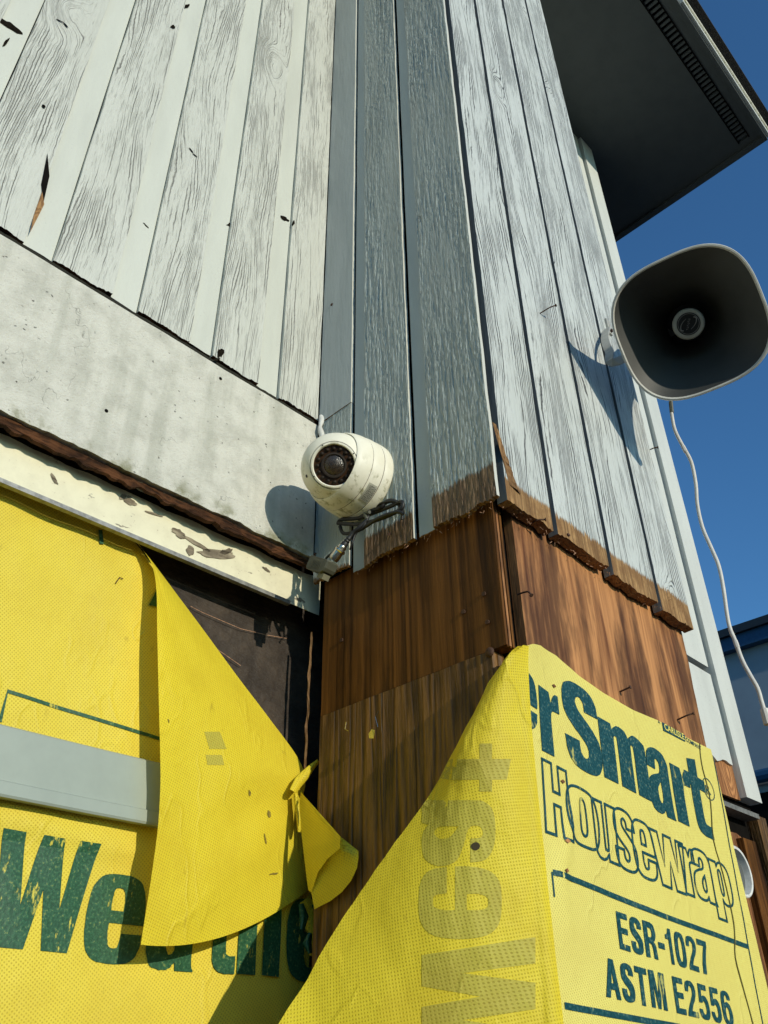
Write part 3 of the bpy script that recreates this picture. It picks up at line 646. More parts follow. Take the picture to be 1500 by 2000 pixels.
mb.build('shingle_edge', simple('shingle', (0.05, 0.047, 0.045), 0.95, 0, 0.5, 200, 0.6), ev)

# ================================================================== BACKGROUND BUILDING
bb = thing('background_building', (6.0, 2.0, 0), 'blue grey building with dark blue roof band behind the hanging cable', 'building')
pT = at(1405, 1243, 0, 6.0); zt = pT.z; zb2 = at(1412, 1282, 0, 6.0).z
MB().box((6.0, -6, 0), (9.0, 7, zb2)).build('wall', M['bgwall'], bb)
MB().box((5.93, -6, zb2 + 0.001), (9.05, 7, zt - 0.06)).build('fascia', M['bluetrim'], bb)
MB().box((5.90, -6, zt - 0.059), (9.08, 7, zt)).build('roof', simple('dark_roof_edge', (0.02, 0.03, 0.04), 0.6), bb)
zg = at(1490, 1520, 0, 6.0).z
MB().tube([(5.94, -3, zg), (5.94, 4, zg)], 0.045, 10).build('pipe', M['bluetrim'], bb)
MB().box((5.97, -6, zg - 0.9), (5.9995, 3.0, zg - 0.10)).build('dark_band', M['dark'], bb)  # plain dark band below the pipe

# ================================================================== text helpers
def text_geo(s, offset=0.0, res=4):
    cu = bpy.data.curves.new('t', 'FONT'); cu.body = s; cu.size = 1.0; cu.resolution_u = res; cu.offset = offset
    o = bpy.data.objects.new('t', cu); COL.objects.link(o)
    dg = bpy.context.evaluated_depsgraph_get(); dg.update()
    me = bpy.data.meshes.new_from_object(o.evaluated_get(dg))
    v = [(p.co.x, p.co.y) for p in me.vertices]; f = [list(p.vertices) for p in me.polygons]
    bpy.data.objects.remove(o); bpy.data.curves.remove(cu); bpy.data.meshes.remove(me)
    return v, f
GLY = {
 'W': [[(0,1,1),(.22,1,1),(.31,.36,1),(.40,1,1),(.62,1,1),(.70,.36,1),(.78,1,1),(1,1,1),(.85,0,1),(.59,0,1),(.505,.52,1),(.42,0,1),(.15,0,1)]],
 'e': [[(1,.44,1),(.40,.44,1),(.40,.30),(.44,.19),(.52,.17),(.60,.20),(.63,.34,1),(.99,.34,1),(.95,.14),(.80,.03),(.52,0),(.22,.03),(.05,.18),(0,.5),(.05,.82),(.22,.97),(.52,1),(.80,.97),(.95,.83),(1,.6)],
       [(.40,.58,1),(.62,.58,1),(.62,.72),(.58,.82),(.51,.84),(.43,.82),(.40,.72)]],
 'a': [[(.04,.66,1),(.08,.86),(.25,.97),(.5,1),(.78,.97),(.92,.86),(.95,.7),(.95,.15),(1,0,1),(.62,0,1),(.59,.09,1),(.48,.02),(.30,0),(.10,.04),(0,.18),(0,.34),(.08,.48),(.30,.57),(.50,.62),(.57,.68),(.57,.78),(.49,.83),(.41,.80),(.39,.66,1)],
       [(.57,.50,1),(.48,.44),(.40,.36),(.39,.24),(.46,.17),(.54,.20),(.57,.28)]],
 't': [[(.25,.95,1),(.68,1,1),(.68,.76,1),(1,.76,1),(1,.60,1),(.68,.60,1),(.68,.24),(.76,.16),(1,.16,1),(1,.0,1),(.6,0),(.34,.05),(.25,.2),(.25,.60,1),(0,.60,1),(0,.76,1),(.25,.76,1)]],
 'h': [[(0,0,1),(0,1,1),(.42,1,1),(.42,.66,1),(.55,.74),(.72,.76),(.92,.71),(1,.56),(1,0,1),(.58,0,1),(.58,.46),(.55,.55),(.5,.57),(.44,.54),(.42,.45),(.42,0,1)]],
 'r': [[(0,0,1),(.56,0,1),(.56,.55),(.66,.70),(1,.72,1),(1,1,1),(.78,.98),(.60,.82,1),(.52,.98,1),(0,.98,1)]],
 'S': [[(1,.70,1),(.62,.70,1),(.60,.80),(.50,.85),(.40,.81),(.40,.73),(.50,.66),(.75,.55),(.95,.42),(1,.27),(.95,.11),(.78,.02),(.5,0),(.2,.03),(.04,.14),(0,.32,1),(.38,.32,1),(.40,.20),(.50,.15),(.60,.19),(.61,.28),(.5,.36),(.25,.46),(.06,.58),(.01,.74),(.07,.90),(.24,.98),(.5,1),(.78,.97),(.95,.87)]],
 'm': [[(0,0,1),(0,.98,1),(.26,.98,1),(.27,.89,1),(.36,.98),(.46,1),(.56,.97),(.62,.88,1),(.71,.98),(.82,1),(.95,.95),(1,.82),(1,0,1),(.72,0,1),(.72,.70),(.705,.79),(.675,.79),(.655,.70),(.65,0,1),(.36,0,1),(.36,.70),(.345,.79),(.315,.79),(.29,.70),(.28,0,1)]],
 'H': [[(0,0,1),(0,1,1),(.36,1,1),(.36,.6,1),(.64,.6,1),(.64,1,1),(1,1,1),(1,0,1),(.64,0,1),(.64,.42,1),(.36,.42,1),(.36,0,1)]],
 'o': [[(.5,1),(.8,.97),(.95,.82),(1,.5),(.95,.18),(.8,.03),(.5,0),(.2,.03),(.05,.18),(0,.5),(.05,.82),(.2,.97)], [(.5,.82),(.57,.78),(.60,.66),(.60,.34),(.57,.22),(.5,.18),(.43,.22),(.40,.34),(.40,.66),(.43,.78)]],
 'u': [[(0,1,1),(0,.2),(.08,.04),(.25,0),(.42,.03),(.56,.12,1),(.57,.01,1),(1,.01,1),(1,1,1),(.58,1,1),(.58,.28),(.54,.19),(.5,.18),(.44,.2),(.42,.28),(.42,1,1)]],
 'p': [[(0,0,1),(0,.98,1),(.38,.98,1),(.39,.91,1),(.5,.98),(.66,1),(.88,.95),(1,.80),(1,.48),(.9,.33),(.68,.28),(.5,.30),(.42,.36,1),(.42,0,1)], [(.42,.5),(.42,.8),(.5,.86),(.57,.8),(.57,.5),(.5,.43)]],
 'C': [[(1,.62,1),(.63,.62,1),(.62,.76),(.56,.85),(.48,.85),(.41,.76),(.40,.5),(.41,.24),(.48,.15),(.56,.15),(.62,.24),(.63,.38,1),(1,.38,1),(.95,.14),(.8,.03),(.5,0),(.2,.03),(.05,.18),(0,.5),(.05,.82),(.2,.97),(.5,1),(.8,.97),(.95,.85)]],
 'I': [[(0,0,1),(0,1,1),(1,1,1),(1,0,1)]],
 'E': [[(0,0,1),(0,1,1),(1,1,1),(1,.78,1),(.45,.78,1),(.45,.62,1),(.9,.62,1),(.9,.42,1),(.45,.42,1),(.45,.22,1),(1,.22,1),(1,0,1)]]}
GLY['s'] = GLY['S']; GLY['w'] = GLY['W']
THIN = {
 'E': [[(0,0,1),(0,1,1),(1,1,1),(1,.84,1),(.34,.84,1),(.34,.59,1),(.93,.59,1),(.93,.43,1),(.34,.43,1),(.34,.16,1),(1,.16,1),(1,0,1)]],
 'R': [[(0,0,1),(0,1,1),(.60,1,1),(.88,.95),(1,.80),(1,.64),(.9,.53),(.76,.47,1),(.90,.40),(.95,.28),(1,0,1),(.68,0,1),(.64,.25),(.60,.36),(.48,.40,1),(.34,.40,1),(.34,0,1)], [(.34,.57,1),(.34,.83,1),(.54,.83),(.66,.78),(.66,.63),(.54,.57)]],
 'A': [[(0,0,1),(.33,1,1),(.67,1,1),(1,0,1),(.70,0,1),(.635,.22,1),(.365,.22,1),(.30,0,1)], [(.415,.38,1),(.5,.72,1),(.585,.38,1)]],
 'M': [[(0,0,1),(0,1,1),(.34,1,1),(.5,.36,1),(.66,1,1),(1,1,1),(1,0,1),(.76,0,1),(.76,.66,1),(.59,0,1),(.41,0,1),(.24,.66,1),(.24,0,1)]],
 'T': [[(.34,0,1),(.34,.83,1),(0,.83,1),(0,1,1),(1,1,1),(1,.83,1),(.66,.83,1),(.66,0,1)]],
 '1': [[(.45,0,1),(.45,.68,1),(.05,.68,1),(.05,.80,1),(.38,.86),(.5,1,1),(.85,1,1),(.85,0,1)]],
 '7': [[(0,1,1),(1,1,1),(1,.86,1),(.76,.55),(.62,.25),(.58,0,1),(.24,0,1),(.30,.28),(.46,.58),(.66,.83,1),(0,.83,1)]],
 '0': [[(.5,1),(.8,.97),(.96,.82),(1,.5),(.96,.18),(.8,.03),(.5,0),(.2,.03),(.04,.18),(0,.5),(.04,.82),(.2,.97)], [(.5,.85),(.61,.80),(.67,.66),(.67,.34),(.61,.20),(.5,.15),(.39,.20),(.33,.34),(.33,.66),(.39,.80)]],
 '2': [[(0,.68,1),(.31,.68,1),(.35,.80),(.5,.86),(.65,.80),(.67,.70),(.6,.58),(.2,.28),(.03,.1),(0,0,1),(1,0,1),(1,.16,1),(.42,.16,1),(.55,.30),(.85,.50),(1,.70),(.94,.88),(.75,.98),(.5,1),(.2,.97),(.04,.85)]],
 '5': [[(.08,.46,1),(.16,1,1),(.94,1,1),(.94,.84,1),(.40,.84,1),(.37,.65,1),(.5,.68),(.75,.66),(.94,.54),(1,.33),(.95,.14),(.75,.02),(.5,0),(.2,.03),(.03,.15),(0,.28,1),(.31,.28,1),(.36,.18),(.5,.14),(.64,.2),(.68,.33),(.63,.46),(.5,.52),(.38,.46,1)]],
 '6': [[(.97,.74,1),(.66,.74,1),(.6,.84),(.5,.87),(.38,.80),(.33,.62,1),(.45,.66),(.6,.67),(.85,.6),(1,.35),(.94,.13),(.75,.02),(.5,0),(.2,.04),(.03,.2),(0,.5),(.04,.8),(.2,.96),(.5,1),(.8,.96),(.93,.86)], [(.5,.52),(.64,.46),(.68,.33),(.64,.19),(.5,.13),(.37,.19),(.33,.33),(.37,.46)]],
 '-': [[(0,.34,1),(0,.51,1),(1,.51,1),(1,.34,1)]]}
THIN['S'] = GLY['S']
for _k in THIN: GLY['thin' + _k] = THIN[_k]
WID = {'-': .6, '1': .72, 'M': 1.3, 'A': 1.12, 'T': .95, 'E': .9}
def contour(c):
    out = []; n = len(c)
    for i in range(n):
        p1, p2 = c[i], c[(i + 1) % n]; c1, c2 = len(p1) > 2, len(p2) > 2
        if c1 and c2: out.append(p1[:2]); continue
        p0 = c[i - 1] if not c1 else p1; p3 = c[(i + 2) % n] if not c2 else p2
        for k in range(4):
            t = k / 4; f = lambda a, b_, d, e: 0.5 * (2 * b_ + (d - a) * t + (2 * a - 5 * b_ + 4 * d - e) * t * t + (3 * b_ - a - 3 * d + e) * t ** 3)
            out.append((f(p0[0], p1[0], p2[0], p3[0]), f(p0[1], p1[1], p2[1], p3[1])))
    return out
def inset(c, d):
    A = sum(a[0] * b_[1] - b_[0] * a[1] for a, b_ in zip(c, c[1:] + c[:1])); sg = 1 if A > 0 else -1; n = len(c); out = []
    for i in range(n):
        a, p, b_ = Vector(c[i - 1]), Vector(c[i]), Vector(c[(i + 1) % n])
        u, v = (p - a), (b_ - p)
        u = u.normalized() if u.length > 1e-9 else v.normalized(); v = v.normalized() if v.length > 1e-9 else u
        n1, n2 = Vector((-u.y, u.x)) * sg, Vector((-v.y, v.x)) * sg; m_ = n1 + n2
        m_ = m_ / max(0.45, m_.length_squared / 2) if m_.length > 1e-6 else n1
        out.append(tuple(p + m_ * d))
    return out
def glyph_geo(ch, box, d=0.0, wob=0.0):
    """glyph contours mapped into a sheet box (x0, y0, x1, y1), optionally inset, filled with holes"""
    from mathutils.geometry import tessellate_polygon
    cs = []
    for k, c in enumerate(GLY[ch]):
        q = [(box[0] + (box[2] - box[0]) * p[0], box[1] + (box[3] - box[1]) * p[1]) for p in contour(c)]
        if wob: q = [(p[0] + wob * nz(p[0] * 300, p[1] * 300, 1), p[1] + wob * nz(p[0] * 300, p[1] * 300, 7)) for p in q]
        if d: q = inset(q, d if k == 0 else -d)
        cs.append(q)
    tri = tessellate_polygon([[Vector((p[0], p[1], 0)) for p in c] for c in cs])
    return [p for c in cs for p in c], [list(t) for t in tri]
def ring_geo(ch, box, d0, d1):
    v = []; f = []
    for k, c in enumerate(GLY[ch]):
        q = [(box[0] + (box[2] - box[0]) * p[0], box[1] + (box[3] - box[1]) * p[1]) for p in contour(c)]; sg = 1 if k == 0 else -1
        a, b_ = inset(q, d0 * sg), inset(q, d1 * sg); o = len(v); n = len(q); v += a + b_
        f += [[o + i, o + (i + 1) % n, o + n + (i + 1) % n, o + n + i] for i in range(n)]
    return v, f
def fit(v, ref=None):
    ref = ref or v
    x0 = min(p[0] for p in ref); x1 = max(p[0] for p in ref); y0 = min(p[1] for p in ref); y1 = max(p[1] for p in ref)
    return [((p[0] - x0) / (x1 - x0), (p[1] - y0) / (y1 - y0)) for p in v]
class Print:
    """flat shapes in sheet coordinates (a, b), cut fine and laid on a surface"""
    def __init__(s): s.v = []; s.f = []
    def add(s, v, f): k = len(s.v); s.v += v; s.f += [[i + k for i in q] for q in f]
    def quad(s, a): s.add(list(a), [[0, 1, 2, 3]])
    def stroke(s, pts, w):
        v = []; n = len(pts)
        for i, p in enumerate(pts):
            q0, q1 = pts[max(i - 1, 0)], pts[min(i + 1, n - 1)]
            dx, dy = q1[0] - q0[0], q1[1] - q0[1]; l = math.hypot(dx, dy) or 1
            v += [(p[0] - dy / l * w / 2, p[1] + dx / l * w / 2), (p[0] + dy / l * w / 2, p[1] - dx / l * w / 2)]
        s.add(v, [[2 * i, 2 * i + 1, 2 * i + 3, 2 * i + 2] for i in range(n - 1)])
    def lay(s, name, fn, mat, parent, step=0.012, clip=None):
        bm = bmesh.new(); bv = [bm.verts.new((p[0], p[1], 0)) for p in s.v]
        for q in s.f:
            try: bm.faces.new([bv[i] for i in q])
            except ValueError: pass
        x0 = min(p[0] for p in s.v); x1 = max(p[0] for p in s.v); y0 = min(p[1] for p in s.v); y1 = max(p[1] for p in s.v)
        if clip is not None:
            bmesh.ops.bisect_plane(bm, geom=bm.verts[:] + bm.edges[:] + bm.faces[:], plane_co=(clip[0], clip[1], 0), plane_no=(clip[2], clip[3], 0), clear_inner=True)
        for (lo, hi, no) in ((x0, x1, (1, 0, 0)), (y0, y1, (0, 1, 0))):
            k = lo + step
            while k < hi:
                bmesh.ops.bisect_plane(bm, geom=bm.verts[:] + bm.edges[:] + bm.faces[:], plane_co=(k, 0, 0) if no[0] else (0, k, 0), plane_no=no); k += step
        bmesh.ops.triangulate(bm, faces=bm.faces[:])
        bm.verts.index_update()
        V = [fn(v.co.x, v.co.y) for v in bm.verts]; Fc = [[v.index for v in f.verts] for f in bm.faces]
        bm.free()
        return mesh_obj(name, V, Fc, mat, parent)

# ================================================================== LEFT HOUSE WRAP
hw = thing('house_wrap', (0.4, YA, 1.8), 'bright yellow house wrap with bold green lettering and a corner folded back', 'house wrap')
def ya(x, z):
    t = max(0.0, min(1.0, (ZF - z) / 0.05))
    return YW - 0.0085 + 0.004 * nz(x * 7, z * 5, 1.0) + 0.0012 * nz(x * 24 + z * 9, z * 16, 4.0) + 0.0045 * (1 - t) * nz(x * 20 + 3, 2, 5) - 0.004 * math.exp(-((z - 1.868 - 0.012 * nz(x * 9, 0, 0)) / 0.012) ** 2)
fold = [at(p[0], p[1], 1, YW - 0.009) for p in ((240, 1030), (262, 1050), (300, 1100), (373, 1197), (448, 1300), (522, 1398), (586, 1488), (597, 1560))]
ZW = ZF + 0.012
def fold_x(z):
    if z >= fold[0].z: return fold[0].x
    for a, b_ in zip(fold, fold[1:]):
        if a.z >= z >= b_.z: t = (a.z - z) / (a.z - b_.z); return a.x + (b_.x - a.x) * t
    return min(0.79, fold[-1].x + (fold[-1].z - z) * 1.1)
vs = []; fs = []; uv = []; nx, nr = 90, 150
for i in range(nr + 1):
    z = ZW - (ZW - 1.2) * i / nr; xr = fold_x(z) - 0.002
    for j in range(nx + 1):
        x = -0.5 + (xr + 0.5) * j / nx
        zz = z - (0.004 * abs(nz(x * 7, 9, 9)) if i == 0 else 0)
        vs.append((x, ya(x, zz) + (0.004 * ((j / nx) ** 12)), zz)); uv.append((x, z))
k = nx + 1
for i in range(nr):
    for j in range(nx): fs.append([i * k + j, i * k + j + 1, (i + 1) * k + j + 1, (i + 1) * k + j])
mesh_obj('wrap_sheet', vs, fs, M['yellowA'], hw, smooth=True, uvs=uv)
def onA(a, b_): return (a, ya(a, b_) - 0.0009, b_)
def pA(px, py): q = at(px, py, 1, YW - 0.0085); return q.x, q.z
def boxletter(pr, ch, L, Rr, T, B, pf, off=0.03, sl=0.0):
    """character fitted to its measured box; L,R,T,B are (x,y) points on the sheet"""
    l, r_, t, b_ = pf(*L), pf(*Rr), pf(*T), pf(*B)
    return pr.add(*glyph_geo(ch, (l[0], b_[1], r_[0], t[1]), 0.0, 0.0008))
pr = Print()
for ch, L, Rr, T, B, off in (('W', (-14, 1700), (186, 1700), (100, 1634), (100, 1859), 0.05), ('e', (166, 1800), (281, 1800), (225, 1706), (225, 1884), 0.055),
        ('a', (284, 1860), (378, 1860), (330, 1722), (330, 1896), 0.055), ('t', (396, 1860), (458, 1860), (430, 1690), (430, 1901), 0.05),
        ('h', (463, 1860), (546, 1860), (500, 1660), (500, 1905), 0.05), ('e', (558, 1860), (645, 1860), (600, 1755), (600, 1918), 0.055)):
    boxletter(pr, ch, L, Rr, T, B, pA, off)
pr.lay('lettering', onA, M['inkA'], hw)
pr = Print(); pr.stroke([pA(0, 1410), pA(15, 1350), pA(160, 1396), pA(320, 1447)], 0.0042); pr.lay('printed_border', onA, M['inkA'], hw)
pr = Print(); pr.stroke([pA(196, 1035), pA(199, 1062)], 0.006); pr.lay('print_mark', onA, M['inkA'], hw)
pr = Print(); pr.quad([pA(289, 1183), pA(306, 1150), pA(312, 1150), pA(312, 1188)]); pr.lay('print_mark', onA, M['inkA'], hw)
# folded-back corner, its free edge standing off the sheet
rows = [((262, 1052), (258, 1049), .004), ((290, 1090), (293, 1091), .014), ((301, 1118), (316, 1121), .024), ((306, 1160), (345, 1160), .034), ((307, 1230), (398, 1231), .040), ((309, 1320), (463, 1320), .043), ((311, 1400), (523, 1399), .044),
        ((313, 1480), (584, 1484), .045), ((313, 1540), (596, 1535), .046), ((308, 1620), (578, 1590), .048), ((296, 1710), (588, 1650), .050), ((285, 1780), (600, 1705), .050), ((275, 1845), (603, 1738), .048)]
def lerp_rows(t):
    k = min(int(t), len(rows) - 2); u = t - k; a, b_ = rows[k], rows[k + 1]
    def cr(g):
        p0, p1, p2, p3 = (g(rows[max(k - 1, 0)]), g(a), g(b_), g(rows[min(k + 2, len(rows) - 1)]))
        return 0.5 * (2 * p1 + (p2 - p0) * u + (2 * p0 - 5 * p1 + 4 * p2 - p3) * u * u + (3 * p1 - p0 - 3 * p2 + p3) * u ** 3)
    return cr(lambda r_: Vector(r_[0])), cr(lambda r_: Vector(r_[1])), cr(lambda r_: r_[2])
vs = []; fs = []; uv = []; nt, ns = 84, 40
def flap_pt(t, s):
    l, r_, d = lerp_rows(t); T = t / (len(rows) - 1)
    p = l + (r_ - l) * s
    sag = max(0.0, (T - 0.72) / 0.28) ** 2; p = p + Vector((0, 46 * 4 * s * (1 - s) * 0.8 * sag))
    prof = 1.0 - s ** 5
    gather = 0.016 * math.exp(-((T - 0.63) / 0.07) ** 2) * s ** 3
    wr = 0.006 * math.sin((p.x * 0.75 + p.y) * 0.035) * (s ** 2) * max(0, min(1, (T - 0.55) * 4)) * (1 - s ** 8)
    off = d * (0.35 + 0.65 * (1 - s) ** 0.8) * prof + 0.004 + gather + wr + 0.004 * nz(s * 3, T * 5, 3)
    return at(p.x, p.y, 1, YW - 0.009 - off)
for i in range(nt + 1):
    for j in range(ns + 1):
        q = flap_pt(i / nt * (len(rows) - 1), j / ns); vs.append(q); uv.append((q.x * 0.94 + q.z * 0.3, q.z * 0.94 - q.x * 0.3))
k = ns + 1
for i in range(nt):
    for j in range(ns): fs.append([i * k + j, i * k + j + 1, (i + 1) * k + j + 1, (i + 1) * k + j])
fp = mesh_obj('folded_flap', vs, fs, M['yellowF'], hw, smooth=True, uvs=uv)
# roll of torn wrap at the lower right of the flap
vs = []; fs = []; uv = []
apex = [(588, 1546), (585, 1560), (585, 1580), (587, 1600), (589, 1630), (593, 1665), (597, 1700), (602, 1738)]
front = [(592, 1552), (618, 1581), (643, 1609), (665, 1634), (664, 1657), (640, 1677), (621, 1704), (608, 1744)]
for i, (a, b_) in enumerate(zip(apex, front)):
    for j in range(9):
        s = j / 8; p = Vector(a) + (Vector(b_) - Vector(a)) * s
        vs.append(at(p.x, p.y, 0, XB + 0.012 - 0.006 - 0.018 * math.sin(s * 1.57) ** 2 * (0.15 + 0.85 * math.sin(math.pi * i / 7)))); uv.append((-vs[-1].y, vs[-1].z))
for i in range(len(apex) - 1):
    for j in range(8): fs.append([i * 9 + j, i * 9 + j + 1, (i + 1) * 9 + j + 1, (i + 1) * 9 + j])
mesh_obj('torn_roll', vs, fs, M['yellowF'], hw, smooth=True, uvs=uv)
vs = []; fs = []; uv = []
front = [(665, 1634), (665, 1650), (656, 1664), (640, 1677), (629, 1690), (621, 1704), (613, 1722), (608, 1744)]
back = [(666, 1635), (700, 1662), (700, 1676), (697, 1696), (686, 1720), (668, 1742), (645, 1760), (614, 1776)]
for i, (a, b_) in enumerate(zip(front, back)):
    for j in range(7):
        s = j / 6; p = Vector(a) + (Vector(b_) - Vector(a)) * s
        vs.append(at(p.x, p.y, 0, XB + 0.006 - 0.018 * (0.15 + 0.85 * math.sin(math.pi * min(7, i + 3) / 7.0)) * (1 - s) ** 1.5)); uv.append((-vs[-1].y, vs[-1].z))
for i in range(len(front) - 1):
    for j in range(6): fs.append([i * 7 + j, i * 7 + j + 1, (i + 1) * 7 + j + 1, (i + 1) * 7 + j])
mesh_obj('torn_roll', vs, fs, M['yellowF'], hw, smooth=True, uvs=uv)
# twisted shred poking up from the gather, and crumpled shreds by the last letter
def shred(pts, ws, y0, name='shred', mat='yellowF'):
    vs = []; fs = []; uv = []
    for i, (p, w_) in enumerate(zip(pts, ws)):
        for j, s in enumerate((-1, -0.3, 0.4, 1)):
            d = Vector(pts[min(i + 1, len(pts) - 1)]) - Vector(pts[max(i - 1, 0)]); n_ = Vector((-d.y, d.x)).normalized()
            q = Vector(p) + n_ * w_ * s; vs.append(at(q.x, q.y, 1, y0 - 0.006 * (1 - s * s) + 0.006 * nz(i * 1.3, j * 1.7, y0 * 9))); uv.append((vs[-1].x, vs[-1].z))
    for i in range(len(pts) - 1):
        for j in range(3): fs.append([i * 4 + j, i * 4 + j + 1, i * 4 + j + 5, i * 4 + j + 4])
    return mesh_obj(name, vs, fs, M[mat], hw, smooth=True, uvs=uv)
shred([(572, 1545), (585, 1525), (597, 1512), (610, 1497), (622, 1486)], (7, 10, 9, 6, 4), YW - 0.044)
shred([(577, 1550), (583, 1575), (586, 1600), (584, 1625)], (4, 8, 7, 3), YW - 0.036)
shred([(594, 1758), (606, 1775), (615, 1800), (624, 1830), (610, 1868)], (10, 20, 22, 20, 6), YW - 0.030)
shred([(588, 1765), (594, 1790), (590, 1815)], (5, 9, 5), YW - 0.036, 'shred', 'inkA'); shred([(612, 1766), (622, 1786), (634, 1806)], (4, 8, 4), YW - 0.039, 'shred', 'inkA')
shred([(606, 1822), (600, 1842), (606, 1862)], (4, 9, 4), YW - 0.039, 'shred', 'inkA')
# print ghosting through the flap
def on_flap(px, py, dy=0.0012):
    best = min(((Vector((px, py)) - Vector((0, 0))).length, 0),); return None
pr = Print(); ctr = 0
def flap_patch(t0, t1, s0, s1):
    v = []; f = []
    for i in range(5):
        for j in range(5):
            q = flap_pt(t0 + (t1 - t0) * i / 4, s0 + (s1 - s0) * j / 4); d = (Vector((0, 0, EYE)) - q).normalized(); v.append(q + Vector((0, -0.0004, 0)))
    for i in range(4):
        for j in range(4): f.append([i * 5 + j, i * 5 + j + 1, i * 5 + j + 6, i * 5 + j + 5])
    return v, f
ghostL = MB()
for a in ((6.35, 6.75, .37, .50), (6.9, 7.2, .33, .45)):
    v, f = flap_patch(*a); ghostL.add(v, f)
mesh_obj('print_ghost', ghostL.v, ghostL.f, M['ghost'], fp, uvs=[(q.x * 0.94 + q.z * 0.3, q.z * 0.94 - q.x * 0.3) for q in ghostL.v])
mb = MB()
for (t, s, du, dv) in ((8.2, .62, .03, .25), (8.9, .80, .05, .3), (9.6, .77, .02, .35), (10.6, .80, .09, .1), (6.1, .08, .02, .12)):
    v = [flap_pt(t + dv * .32 * math.sin(a) * (1 + .5 * nz(a, t, 1)) + dv * .25 * math.cos(a), s + du * .30 * math.cos(a) * (1 + .7 * nz(a * 2, t, 5))) for a in [k_ * math.pi / 6 for k_ in range(12)]]
    mesh_obj('scuff', [q + Vector((0, -0.0010, 0)) for q in v], [list(range(12))], M['scuff'], fp)
mb = MB()
for (a, b_, c_) in (((225, 1140), (233, 1128), (240, 1131)),):
    mb.tube([Vector(onA(*pA(*p))) for p in (a, b_, c_)], 0.0007, 5)
mb.build('staple', M['rust'], hw)

# grey vinyl strip lying over the sheet
vst = thing('siding_strip', (0.3, YA, 1.92), 'grey green vinyl strip laid across the yellow wrap under the folded flap', 'trim strip')
vs = []; za, zb_, zc = (at(150, 1449, 1, YW - 0.026).z, at(150, 1556, 1, YW - 0.026).z, at(150, 1583, 1, YW - 0.030).z)
prof = [(0.0, za + .0005), (0.010, za), (0.0125, za - .002), (0.0125, zb_ + .0015), (0.0155, zb_), (0.0165, zc + .0025), (0.015, zc), (0.0, zc + .0015)]
xx = [-0.5, -0.2, 0.1, 0.3, 0.45, 0.545]
for x in xx:
    for (d, z) in prof: vs.append((x, YW - 0.0135 - d - 0.001 * nz(x * 4, 0, 0), z + 0.0006 * nz(x * 6, 1, 1)))
n = len(prof); fs = []
for i in range(len(xx) - 1):
    for j in range(n - 1): fs.append([i * n + j, i * n + j + 1, (i + 1) * n + j + 1, (i + 1) * n + j])
fs.append([(len(xx) - 1) * n + j for j in range(n)])
mesh_obj('strip_face', vs, fs, M['strip'], vst)

# ================================================================== RIGHT HOUSE WRAP (front sheet and loose side)
hr = thing('house_wrap', (0.95, YC, 1.7), 'pale yellow house wrap with teal lettering, pulled loose round the bay corner', 'house wrap')
topE = [(1015, 1266), (1032, 1261), (1052, 1262), (1090, 1279), (1135, 1318), (1180, 1352), (1240, 1386), (1290, 1407), (1340, 1438), (1392, 1463)]
topW = [at(p[0], p[1], 1, 0.512) for p in topE]
def top_z(x):
    if x <= topW[0].x: return topW[0].z
    for a, b_ in zip(topW, topW[1:]):
        if a.x <= x <= b_.x: return a.z + (b_.z - a.z) * (x - a.x) / (b_.x - a.x)
    return topW[-1].z
XL, XRW = topW[0].x, topW[-1].x
def yc(x, z):
    t = max(0.0, top_z(x) - z)
    lift = 0.012 * math.exp(-((x - XL) / 0.05) ** 2) * math.exp(-t / 0.06)
    u = (x - XL)
    w_ = 0.0035 * math.exp(-((u - 0.055 - (z - 1.86) * 0.55) / 0.011) ** 2) * math.exp(-((z - 1.855) / 0.05) ** 2)
    w2 = 0.002 * math.exp(-((u - 0.03) / 0.012) ** 2) * math.exp(-((z - 1.80) / 0.05) ** 2)
    return 0.5145 - lift - w_ - w2 + 0.0018 * nz(x * 8, z * 6, 2) + 0.0006 * nz(x * 30, z * 22 + x * 12, 5)
vs = []; fs = []; uv = []; nx, nr = 110, 150
for i in range(nr + 1):
    for j in range(nx + 1):
        x = XL + (XRW - XL) * j / nx; zt_ = top_z(x); z = zt_ + (1.15 - zt_) * i / nr
        vs.append((x + 0.0015 * nz(z * 9, 3, 3) * (j == nx), yc(x, z), z)); uv.append((x * 0.996 - z * 0.08, z * 0.996 + x * 0.08))
k = nx + 1
for i in range(nr):
    for j in range(nx): fs.append([i * k + j, i * k + j + 1, (i + 1) * k + j + 1, (i + 1) * k + j])
mesh_obj('wrap_sheet', vs, fs, M['yellowC'], hr, smooth=True, uvs=uv)
